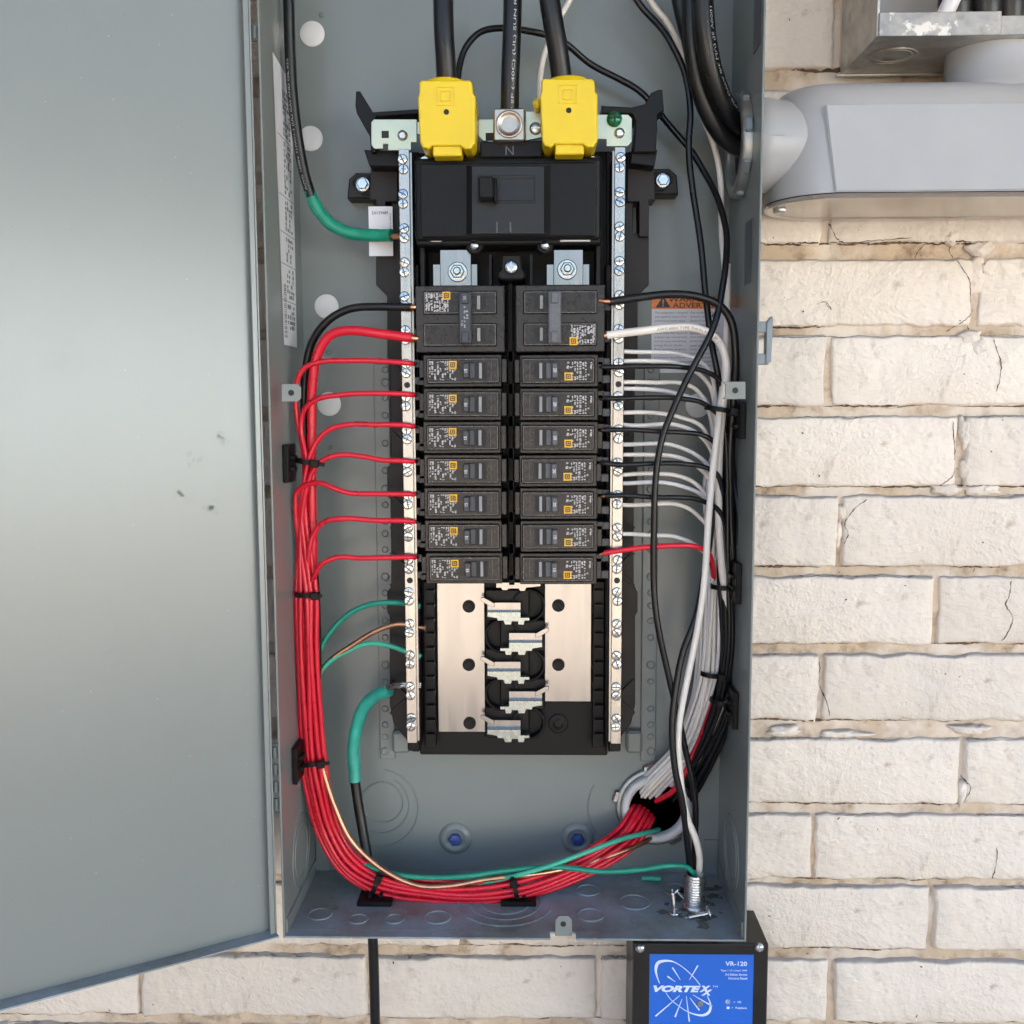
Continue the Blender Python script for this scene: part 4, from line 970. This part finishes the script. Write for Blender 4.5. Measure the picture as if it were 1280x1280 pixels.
wire('light green wire arching below the bare copper wire', 'light_green', 1.75, [(526,821,54),(512,815,56),(490,807,60),(462,804,64),(432,815,66),(410,829,66),(398,845,67),(396,900,69),(403,985,74),(425,1055,78),(470,1096,77),(540,1108,66),(620,1100,54),(680,1084,52),(730,1066,62),(775,1050,78),(812,1040,98),(832,1034,124)])
wire('bare copper wire arching from the neutral bar', 'old_copper', 1.8, [(531,785,52),(515,782,55),(495,781,58),(470,789,62),(440,808,65),(412,828,66),(398,846,66),(394,890,64),(396,935,62),(404,965,58),(420,1010,54),(440,1052,52),(475,1085,51),(520,1106,50),(560,1108,50),(610,1100,52),(680,1091,58),(740,1078,72),(795,1058,90),(832,1036,124)])
for x, y in ((527,784),(527,823)):
    c = P(x, y, 52); MB().tube([P(x-10, y-1, 54), P(x+5, y+1, 53)], .0019, 10)

# right side: white neutrals
W_c = [(894,600,66),(893,660,66),(890,720,68),(888,780,70),(884,845,74),(870,895,82),(850,940,92),(818,976,102),(793,1004,126)]
wy = [438,452,478,486,516,530,555,569,594,604,630,668]
woff = [(-9,0),(-5,-3),(-1,-4.5),(3,-3.5),(7,-1),(-7,3),(-3,2),(1,1),(5,3),(-11,3),(9,4),(0,5)]
for k, y in enumerate(wy):
    du, dy = woff[k]; b = [q for q in bundle_pts(W_c, du, dy) if q[1] > y+62]
    pts = [(771,y,53),(782,y,53),(815,y-1+.5*(k % 3),55),(846,y+2,58),(870,y+11,61),(884,y+26,64),(892,y+48,66)] + b
    wire('white wire from the neutral bar, %s below the thick white wire' % (ordn + ['eighth','ninth','tenth','eleventh','twelfth'])[k], 'white_wire' if k % 3 else 'grey_wire', 1.45, pts, 'white neutral wires')
K_c = [(906,640,58),(908,700,58),(911,760,60),(911,820,64),(902,878,72),(884,925,84),(862,965,98),(842,995,112),(834,1010,126)]
kb = [458,498,538,578,620]
koff = [(-6,0),(-2,-3),(2,-3),(6,0),(0,3)]
for k, y in enumerate(kb):
    b = [q for q in bundle_pts(K_c, *koff[k]) if q[1] > y+58]
    wire('thin black wire leaving the %s 20 amp breaker' % ordn[k], 'black_wire', 1.7, [(750,y+1,46),(758,y,43),(785,y,42),(820,y,44),(850,y+1,46),(880,y+6,50),(897,y+16,53),(904,y+36,56)] + b, 'thin black branch wires', bare=6)
wire('red wire crossing the white wires from the last breaker', 'red', 1.8, [(750,693,44),(758,691,42),(782,688,42),(812,684,42),(842,682,43),(868,684,45),(884,691,48),(890,706,54),(893,730,68),(894,790,78),(886,860,86),(868,930,96),(848,972,104),(828,1000,124)], bare=6)
wire('red wire slipping into the conduit bushing among black wires', 'red', 2.1, [(898,800,80),(888,880,84),(872,930,92),(858,962,96),(842,985,100),(822,1000,110),(812,1002,126)])
wire('thick black wire hooking over from the 30 amp two-pole breaker', 'black_wire', 2.9, [(748,376,42),(758,376,40),(766,376,40),(795,371,40),(835,367,40),(872,371,41),(900,383,43),(915,403,45),(919,440,47),(916,490,52),(912,560,56),(913,640,58),(916,720,60),(916,790,64),(910,850,72),(896,905,82),(874,955,96),(848,1000,126)], bare=12)
o = cable('neutral_wire', 'thick printed white wire feeding the 30 amp two-pole breaker', 'wire', at=tuple(P(905,500,52)))
pa = path3([(749,421,43),(766,418,41),(800,414,40),(835,410,40),(868,410,40),(892,420,42),(904,438,44),(908,462,46),(904,500,50),(899,560,54),(898,620,56),(899,670,56),(903,715,56),(909,760,60),(912,810,64),(905,870,74),(888,920,86),(862,965,100),(838,1000,126)], 8)
MB().tube(pa[5:], .0031, 14).build('jacket', M['white_wire'], o); MB().tube(pa[:7], .0021, 8).build('bare_end', M['copper'], o)
t = MB(); text_on_tube(t, 'AWG 600V TYPE THHN AWM 90 C', pa, .0031, .085, .052, .0019, ang=0.2); t.build('print', M['ink_grey'], o)
wire('white wire dropping into the threaded nipple', 'white_wire', 2.5, [(909,330,60),(908,400,60),(906,470,56),(898,520,50),(891,580,46),(886,650,44),(881,720,43),(871,785,43),(859,850,43),(851,900,43),(848,940,43),(851,980,43),(859,1018,44),(868,1045,46),(873,1070,52),(873,1092,56),(872,1118,57)])
wire('white wire running down from behind the service cables', 'white_wire', 2.2, [(795,-60,82),(812,0,82),(836,32,82),(853,64,82),(864,100,84),(878,140,90),(892,180,92),(899,222,88),(902,280,82),(905,330,72),(909,400,66),(912,460,64),(914,530,66),(908,620,70)])
wire('pale wire looping behind the yellow cover', 'white_wire', 1.9, [(728,-40,86),(712,0,84),(697,28,82),(682,62,78),(676,95,72),(674,130,64)])
wire('black wire sweeping down past the corner fin into the bundle', 'black_wire', 2.3, [(770,-50,70),(797,0,70),(820,28,70),(840,57,68),(857,92,66),(862,140,64),(861,180,64),(865,235,62),(875,308,60),(882,370,58),(889,425,56),(897,468,56),(903,520,60),(906,600,64),(906,680,66),(904,760,70),(896,850,78),(880,915,90),(850,975,106),(838,1005,126)])
wire('long black wire looping from the yellow cover and crossing the white wires', 'black_wire', 2.3, [(573,118,60),(573,88,62),(580,60,66),(598,43,70),(630,37,74),(668,43,78),(705,55,84),(740,78,90),(775,98,92),(805,118,92),(838,152,90),(864,185,88),(884,222,84),(900,255,74),(910,290,62),(909,325,52),(902,360,46),(889,408,40),(866,459,36),(843,510,36),(826,550,37),(818,600,38),(816,660,39),(818,720,40),(824,778,41),(836,845,44),(846,890,46),(857,932,50),(865,970,52),(869,1010,56),(869,1060,59),(868,1118,61)])
wire('black wire slanting from the bundle down to the threaded nipple', 'black_wire', 2.5, [(890,600,60),(888,660,56),(880,712,52),(870,768,48),(853,815,44),(845,855,42),(841,900,40),(844,958,40),(851,1000,41),(857,1040,46),(863,1085,55),(864,1118,57)])
for k, (du, dy) in enumerate(((-9,2),(9,3),(-15,-6),(-19,0))):
    wire('black wire in the trunk beside the box wall', 'black_wire', 2.1, [(908+k*3,520,66),(910+k*2,580,66)] + bundle_pts(K_c, du, dy+4), 'black wires in the trunk')
for k, (du, dy) in enumerate(((-14,4),(12,7))):
    wire('greyish white wire packed at the rear of the white bundle', 'grey_wire', 1.6, [(890,520,76),(893,560,74)] + bundle_pts(W_c, du, dy), 'white wires at the rear of the bundle')
# bare stripped ends at the breaker lugs
for lab, x0, y0, x1, y1, par in (('a', 505, 384, 524, 384, 0), ('b', 508, 423, 526, 423, 0), ('c', 749, 376, 762, 376, 0), ('d', 749, 421, 760, 419, 0)):
    pass

# ------------------------------------------------------------------ cable ties and adhesive mounts
def tie(x, y, Y, rx, rz, ang, label, tail=1):
    """closed strap round a bundle whose run makes the angle ang (deg, in the picture plane)"""
    o = thing('cable_tie', label, 'cable tie', tuple(P(x, y, Y)), 'black cable ties', local=True)
    o.rotation_euler = (0, R(ang), 0)
    mb = MB(); n = 28; w_ = .0019; vs = []; fs = []
    for k in range(n):
        a = 2*math.pi*k/n; c, s_ = math.cos(a), math.sin(a)
        for rr in (0, .0009):
            for z in (-w_, w_): vs.append(((rx+rr)*c, (rz+rr)*s_, z))
    for k in range(n):
        a, b = 4*k, 4*((k+1) % n)
        fs += [(a, b, b+1, a+1), (a+2, a+3, b+3, b+2), (a, a+2, b+2, b), (a+1, b+1, b+3, a+3)]
    mb.add(vs, fs, False).build('strap', M['black'], o)
    MB().box(rx*.55, rx*.55+.0062, -rz-.0046, -rz+.0004, -.0030, .0030, .0006).build('head', M['black'], o)
    MB().box(rx*.55+.006, rx*.55+.006+.005*tail, -rz-.0022, -rz-.0012, -.0015, .0015, .0003).build('tail', M['black'], o)
    return o
tie(384,577,52,.0085,.007,8,'black cable tie on the red wires, nearest the screw tab',1)
tie(384,742,55,.0095,.0085,0,'black cable tie round the red bundle midway down the box wall',.6)
tie(391,951,61,.0105,.0095,-8,'black cable tie round the red bundle above the floor bend',.9)
tie(471,1102,60,.0105,.0095,-68,'black cable tie on the red bundle near the bare cable drop',.5)
tie(645,1108,58,.0105,.0100,-102,'black cable tie on the floor bundle midway along the floor',.5)
tie(899,512,54,.0105,.012,10,'black cable tie at the screw tab gathering white and black wires',1.6)
tie(903,733,60,.0085,.008,2,'black cable tie on the thick white and black wires under the red crossing wire',1)
tie(888,842,73,.0075,.008,6,'black cable tie round the thin white wires',.2)
tie(902,877,72,.0090,.009,14,'black cable tie at the lowest wall mount of the dark wires',1)
def mount(lo, hi, label, axis):
    o = thing('tie_mount', label, 'tie mount', ((lo[0]+hi[0])/2, (lo[1]+hi[1])/2, min(lo[2], hi[2])), 'adhesive tie mounts')
    MB().box(lo[0],hi[0],lo[1],hi[1],lo[2],hi[2],.0006).build('base', M['black'], o)
    d = [(b+a)/2 for a, b in zip(lo, hi)]
    mb = MB()
    if axis == 'z':
        z = max(lo[2],hi[2]); mb.box(d[0]-.006,d[0]-.003,d[1]-.006,d[1]+.006,z,z+.003,.0004); mb.box(d[0]+.003,d[0]+.006,d[1]-.006,d[1]+.006,z,z+.003,.0004)
    else:
        x = hi[0] if axis == '+' else lo[0]; s_ = 1 if axis == '+' else -1
        for q in (-.006,.003): mb.box(x, x+s_*.003, d[1]-.006, d[1]+.006, d[2]+q, d[2]+q+.003, .0004)
    mb.build('saddle', M['black'], o)
for px_, Y0, Y1, y0, y1, lab in ((366,30,58,555,602,'black tie mount stuck to the wall beside the red wires, near the screw tab'),(368,34,60,930,975,'black tie mount stuck to the wall above the corner, behind the red bundle')):
    mount((XL+T+.0003, Y0/1000, P(px_,y1,45).z), (XL+T+.0045, Y1/1000, P(px_,y0,45).z), lab, '+')
for Y0, Y1, y0, y1, lab in ((30,56,503,548,'black tie mount on the wall under the tab by the latch staple'),(34,60,702,752,'black tie mount on the wall behind the thick white wire'),(36,62,862,908,'lowest black tie mount on the wall beside the dark wires')):
    mount((XR-T-.0045, Y0/1000, P(925,y1,45).z), (XR-T-.0003, Y1/1000, P(925,y0,45).z), lab, '-')
for x0, x1, lab in ((446,489,'black tie mount on the floor near the dropping ground cable'),(626,670,'black tie mount on the floor over the concentric knockout')):
    a = floor_pt(x0, 1134); b = floor_pt(x1, 1134)
    mount((a.x, a.y, zf+.0003), (b.x, a.y+.026, zf+.0043), lab, 'z')

# ------------------------------------------------------------------ conduit hub, nipple, loose bits
hub = thing('conduit_bushing', 'round steel locknut and pale bushing where wires leave the box back', 'conduit fitting', tuple(P(820,1058,112)))
c = P(820, 1010, 108); cz = c.z; hx_ = c.x
nut = MB().lathe((hx_, YB-.0002, cz), (0,-1,0), [(.0345,0),(.0345,.0030),(.0335,.0042),(.0290,.0042),(.0285,.003)], 48)
nut = nut.build('locknut', M['locknut'], hub)
for a in (100, 165, 230, 300, 20): q = R(a); lug = MB().box(-.0055,.0055,-.0046,-.0004,.0325,.0378,.0012); lug.v = [(hx_ + x*math.sin(q)+z*math.cos(q), YB+y, cz - x*math.cos(q)+z*math.sin(q)) for x,y,z in lug.v]; lug.build('locknut_lug', M['zinc'], nut)
MB().lathe((hx_, YB-.0002, cz), (0,-1,0), [(.0300,.0030),(.0300,.0085),(.0292,.0105),(.0262,.0112),(.0236,.0098),(.0230,.006),(.0230,.0010)], 48).build('bushing', M['bushing'], hub)
MB().lathe((hx_, YB-.0006, cz), (0,-1,0), [(.0232,0),(.0232,.0006)], 40).build('bore', M['slot'], hub)
# threaded nipple
c = floor_pt(868, 1134); nip = thing('threaded_nipple', 'short threaded steel nipple standing on the box floor', 'conduit fitting', (c.x, c.y, zf))
prof = [(.0098,.0003),(.0098,.0035),(.0078,.0036)]; z = .0038
while z < .0275: prof += [(.0073,z),(.0086,z+.0010),(.0073,z+.0020)]; z += .0022
prof += [(.0076,.0284),(.0062,.0284),(.0060,.0100)]
MB().lathe((c.x, c.y, zf), (0,0,1), prof, 28).build('thread', M['steel'], nip)
MB().lathe((c.x, c.y, zf), (0,0,1), [(.0059,.0105),(.0059,.0115)], 20).build('bore', M['slot'], nip)
# loose screws
def screw(x, y, axis, L, label, up=0.):
    p = floor_pt(x, y) + Vector((0,0,up)); a = Vector(axis).normalized()
    o = thing('loose_screw', label, 'screw', tuple(p), 'loose screws on the box floor')
    hd_ = MB().lathe(p, a, [(.0056,0),(.0056,.0008),(.0050,.0012)], 22).lathe(p + a*-.0014, a, [(.0026,0),(.0030,.0012)], 12); hd_.build('head', M['zinc'], o)
    pr = [(.0019,.0012)]; h = .0014
    while h < L: pr += [(.0018,h),(.0021,h+.0006)]; h += .0011
    pr += [(.0016,L),(.0004,L+.003)]
    MB().lathe(p, a, pr, 12).build('shank', M['zinc'], o)
screw(843,1143,(-.10,.06,1),.0165,'loose flange screw standing on its head beside the nipple', .0016)
screw(848,1127,(.55,-.75,-.28),.017,'loose flange screw leaning down beside the nipple', .0075)
screw(886,1150,(-1,-.12,-.16),.0165,'loose flange screw lying on its side', .0058)
p1_, p2_ = floor_pt(802,1101), floor_pt(826,1102)
o = MB().tube([p1_+Vector((0,0,.0024)), (p1_+p2_)/2+Vector((0,.0004,.0024)), p2_+Vector((0,0,.0024))], .0022, 12).build('wire_offcut', M['light_green']); tag(o, 'short green wire offcut lying on the box floor', 'wire offcut')

# ------------------------------------------------------------------ locknut on the side wall
c = P(927, 183, 62); ln = thing('side_locknut', 'large steel locknut round the black cables on the box side wall', 'conduit fitting', (XR-T, .062, c.z-.03))
lk = MB().lathe((XR-T-.0002, .062, c.z), (-1,0,0), [(.0375,0),(.0375,.0060),(.0358,.0075),(.0300,.0075),(.0285,.006),(.0285,.0005)], 40); lk = lk.build('nut', M['locknut'], ln)
for a in range(0, 360, 45):
    q = R(a+10); lug = MB().box(-.0065,-.0004,-.0055,.0055,.0355,.0400,.0012); lug.v = [(XR-T+x, .062 + y*math.cos(q)+z*math.sin(q), c.z - y*math.sin(q)+z*math.cos(q)) for x,y,z in lug.v]; lug.build('nut_lug', M['locknut'], lk)
MB().lathe((XR-T-.0004, .062, c.z), (-1,0,0), [(.0285,0),(.0285,.0003)], 36).build('bore', M['slot'], ln)
HUBZ = c.z
# ------------------------------------------------------------------ conduit body outside
lbd = thing('conduit_fitting', 'large pale grey conduit body joined to the side of the panel box', 'conduit body', (.42, .07, P(1100,272,100).z))
zt1 = P(1120,106,48).z; zb1 = P(1120,240,20).z; yf = .019; yb = .112
x0 = P(962,180,60).x; x1 = P(1460,180,60).x
def stadium(x0, x1, y0, y1, seg=14):
    """plan outline with a round nose on the panel side"""
    r = (y1-y0)/2; pts = []
    for k in range(seg+1): a = R(90 + 180*k/seg); pts.append((x0 + r*1.05 + r*1.05*math.cos(a), (y0+y1)/2 + r*math.sin(a)))
    pts += [(x1, y0), (x1, y1)]; return pts
lv = [(zb1, 0.), (zb1+.010, .0), (zt1-.032, .0016), (zt1-.018, .0040), (zt1-.009, .0085), (zt1-.003, .015), (zt1, .024)]
mb = MB(); vs = []; n = None
for z, ins in lv:
    pl = stadium(x0+ins*.6, x1, yf+ins, yb-ins*.5, 18); n = len(pl); vs += [(x, y, z) for x, y in pl]
fs = [(i*n+k, i*n+(k+1) % n, (i+1)*n+(k+1) % n, (i+1)*n+k) for i in range(len(lv)-1) for k in range(n)]
mb.add(vs, fs, True); mb.add(vs[-n:], [tuple(range(n))], True); mb.add(vs[:n], [tuple(range(n))[::-1]])
mb.build('body', M['conduit'], lbd)
# raised flat on the front
a = [P(1031,128,17.4), P(1330,128,17.4), P(1330,236,17.4), P(1045,237,17.4)]
pz0, pz1 = P(1150,237,18).z, P(1150,130,20).z; px0, px1, pxe = P(1046,236,18).x, P(1034,130,20).x, x1 - .002
MB().add([(px0, yf-.0008, pz0), (pxe, yf-.0008, pz0), (pxe, yf+.0016, pz1), (px1, yf+.0016, pz1), (px0-.0012, yf+.0006, pz0-.0012), (pxe, yf+.0006, pz0-.0012), (px1-.0014, yf+.0030, pz1)], [(0,1,2,3),(4,5,1,0),(4,0,3,6)]).build('front_pad', M['conduit'], lbd)
MB().add([(x, y, zb1-.0001) for x, y in stadium(x0-.0006, x1, yf-.0006, yb, 18)] + [(x, y, zb1-.0008) for x, y in stadium(x0-.0006, x1, yf-.0006, yb, 18)], [(k, (k+1) % 21, 21+(k+1) % 21, 21+k) for k in range(21)]).build('gasket', M['black'], lbd)
hb = MB().lathe((XR+.0006, .062, HUBZ), (1,0,0), [(.0335,0),(.0345,.0004),(.0345,.014),(.0330,.020),(.0330,.045)], 40); hb.build('hub', M['conduit'], lbd)
MB().box(XR+.0004, x0+.004, .0272, .0280, HUBZ-.0005, HUBZ+.0004).build('mould_line', M['conduit'], lbd)
# cover plate under the body
mb = MB(); vs = []
for z, ins in ((zb1-.0004, -.0004), (zb1-.0026, -.0014), (zb1-.0040, .0), (zb1-.0040, .006), (zb1-.0032, .008)):
    pl = stadium(x0+ins, x1, yf+ins, yb-ins, 18); n = len(pl); vs += [(x, y, z) for x, y in pl]
fs = [(i*n+k, i*n+(k+1) % n, (i+1)*n+(k+1) % n, (i+1)*n+k) for i in range(4) for k in range(n)]
mb.add(vs, fs, False); mb.add(vs[-n:], [tuple(range(n))]); cov = mb.build('cover', M['conduit_metal'], lbd)
q = Vector((x0+.010, .064, zb1-.0040)); MB().lathe(q, (0,0,-1), [(.0052,0),(.0052,.0020),(.004,.0028)], 18).build('cover_screw', M['steel'], cov)
# galvanised pull box and riser
gb = thing('galvanised_box', 'rusty galvanised open box with flaking paint above the conduit body', 'junction box', (P(1150,60,60).x, .075, P(1150,60,60).z))
gx0 = P(1096,40,28).x; gx1 = gx0 + .19; gz = P(1150,45,28).z; gzt = gz + .14
MB().box(gx0, gx1, .028, .1165, gz, gz+.0016).build('bottom_plate', M['galv'], gb)
MB().box(gx0, gx0+.0016, .028, .1165, gz+.0016, gzt).build('side_plate', M['galv'], gb)
MB().box(gx0+.0016, gx1, .1145, .1165, gz+.0016, gzt).build('back_plate', M['conduit'], gb)
MB().box(gx0+.001, gx0+.088, .0262, .0278, gz-.0004, gz+.0160, .0004).box(gx0+.088, gx1, .0268, .0280, gz-.0002, gz+.0130, .0003).build('front_lip', M['galv_lip'], gb)
c0 = Vector((gx0+.026, .070, gz-.0002))
for r in (.0135,.0175): MB().ring(c0, (0,0,1), r, .0007, 36).build('knockout', M['galv'], gb)
MB().box(gx0-.004, gx0+.10, .112, .1168, gz-.0016, gz-.0004).build('back_flange', M['galv'], gb)
px_ = gx0 + .100
riser = thing('conduit_riser', 'pale grey vertical conduit between the galvanised box and conduit body', 'conduit', (px_, .068, zt1-.01))
MB().lathe((px_, .068, zt1-.012), (0,0,1), [(.036,0),(.036,.012),(.0335,.014),(.0335,gz-zt1+.0118)], 40).build('pipe', M['conduit'], riser)
for k, (dx, r) in enumerate(((.072,.0125),(.094,.013),(.112,.012))):
    o = MB().tube(catmull([Vector((gx0+dx,.075,gz+.003)), Vector((gx0+dx-.002,.066,gz+.04)), Vector((gx0+dx-.012,.07,gz+.10)), Vector((gx0+dx-.02,.07,gz+.16))], 8), r, 18).build('feeder_cable', M['black_wire']); tag(o, ['black feeder cable nearest the pale scrap in the galvanised box','middle black feeder cable in the galvanised box','black feeder cable farthest from the pale scrap in the galvanised box'][k], 'cable', 'cables in the galvanised box')
o = MB().tube([Vector((gx0+.050,.060,gz+.0125)), Vector((gx0+.058,.058,gz+.022)), Vector((gx0+.066,.056,gz+.040))], .0062, 14).build('plastic_sleeve', M['paper']); tag(o, 'pale plastic sleeve standing in the galvanised box', 'sleeve')

# ------------------------------------------------------------------ surge protector
SY = 55
sp = thing('surge_protector', 'black surge protector with blue printed label under the panel box', 'surge protector', tuple(P(875,1420,60)))
body = MB().pbox(790, 1179, 958, 1425, SY, 112, .0012, 2); body.build('housing', M['surge'], sp)
lid = MB().pbox(791, 1180, 957, 1424, SY-2.2, SY-.2, .0008, 2); lid.build('lid', M['surge'], sp)
for x, y in ((800,1185),(949,1184),(800,1416),(949,1416)):
    c = P(x, y, SY-2); s_ = MB().lathe((c.x, SY/1000-.0022, c.z), (0,-1,0), [(.0040,0),(.0039,.0008),(.0032,.0018),(.0014,.0024)], 20); s_ = s_.build('lid_screw', M['zinc'], sp)
    MB().box(c.x-.0022,c.x+.0022,SY/1000-.0049,SY/1000-.0043,c.z-.0004,c.z+.0004).box(c.x-.0004,c.x+.0004,SY/1000-.00488,SY/1000-.0043,c.z-.0022,c.z+.0022).build('cross_slot', M['steel'], s_)
lb = MB().pbox(811, 1193, 940, 1396, SY-2.5, SY-2.3).build('face_label', M['blue'], sp)
YL = (SY-2.65)/1000
# label drawn in the photograph's own zoom units: crop (780,1130) scale 6.737
def L(u, v): p = P(780 + u/6.737, 1130 + v/6.737, SY-2.65); return (p.x, p.z)
k_ = px2m(SY)/6.737
mb = MB()
def arc(mb, pts, ws): mb.ribbon([L(*p) for p in pts], [q*k_ for q in ws], YL)
def smooth(pts, n=10): return [(v.x, v.y) for v in catmull([Vector((a,b,0)) for a,b in pts], n)]
a1 = smooth([(300,668),(278,610),(268,550),(285,498),(330,480),(400,482),(470,515),(540,570),(600,630),(640,680)]); n = len(a1)
arc(mb, a1, [4+22*math.sin(math.pi*min(1,i/n*1.5))**2 + 3 for i in range(n)])
a2 = smooth([(352,745),(390,800),(450,850),(520,898),(600,930),(670,936),(715,910),(730,860),(720,815),(700,775)]); n = len(a2)
arc(mb, a2, [5 + 20*math.exp(-((i/n-.62)/.2)**2) for i in range(n)])
rays = [((475,640),(408,535)),((432,655),(365,608)),((550,640),(622,518)),((470,770),(265,945)),((490,800),(430,950)),((525,775),(550,990)),((555,790),(635,895)),((580,765),(742,860)),((510,640),(470,560))]
for a, b in rays[:-1]: arc(mb, [a, b], [4, 13])
vx, vz = L(478, 714); text_to(mb, 'VORTE', *L(447,714), YL-.0001, h=62*k_, wd=418*k_, bold=.055, shear=.28)
text_to(mb, 'X', *L(682,714), YL-.0001, h=60*k_, wd=100*k_, bold=.06, shear=.28); text_to(mb, 'X', *L(697,745), YL-.00015, h=58*k_, wd=100*k_, bold=.06, shear=.28)
text_to(mb, 'TM', *L(768,695), YL, h=16*k_, wd=44*k_)
text_to(mb, 'VR-120', *L(945,503), YL, h=42*k_, wd=190*k_, bold=.02)
for i, t in enumerate(('Type 1 UL Listed 1449','3rd Edition Service','Entrance Rated')):
    wd = (232,192,164)[i]; text_to(mb, t, *L(1041-wd/2, 562+i*32), YL, h=22*k_, wd=wd*k_, bold=.012)
for a in range(0, 180, 45):
    c_, s_ = math.cos(R(a)), math.sin(R(a)); arc(mb, [(875-24*c_,825-24*s_),(875+24*c_,825+24*s_)], [4,4])
arc(mb, [(862,825),(888,825)], [24,24]); arc(mb, [(865,874),(889,874)], [22,22]); arc(mb, [(922,826),(936,826)], [5,5]); arc(mb, [(906,874),(918,874)], [5,5])
text_to(mb, 'OK', *L(973,826), YL, h=20*k_, wd=36*k_, bold=.015); text_to(mb, 'Replace', *L(987,877), YL, h=24*k_, wd=100*k_, bold=.012)
mb.build('label_print', M['lightblue_ink'], lb)
x_, z_ = L(640, 840); MB().lathe((x_, YL, z_), (0,-1,0), [(.0027,0),(.0026,.0004),(.0018,.0008)], 18).build('indicator_lamp', M['latch'], sp)
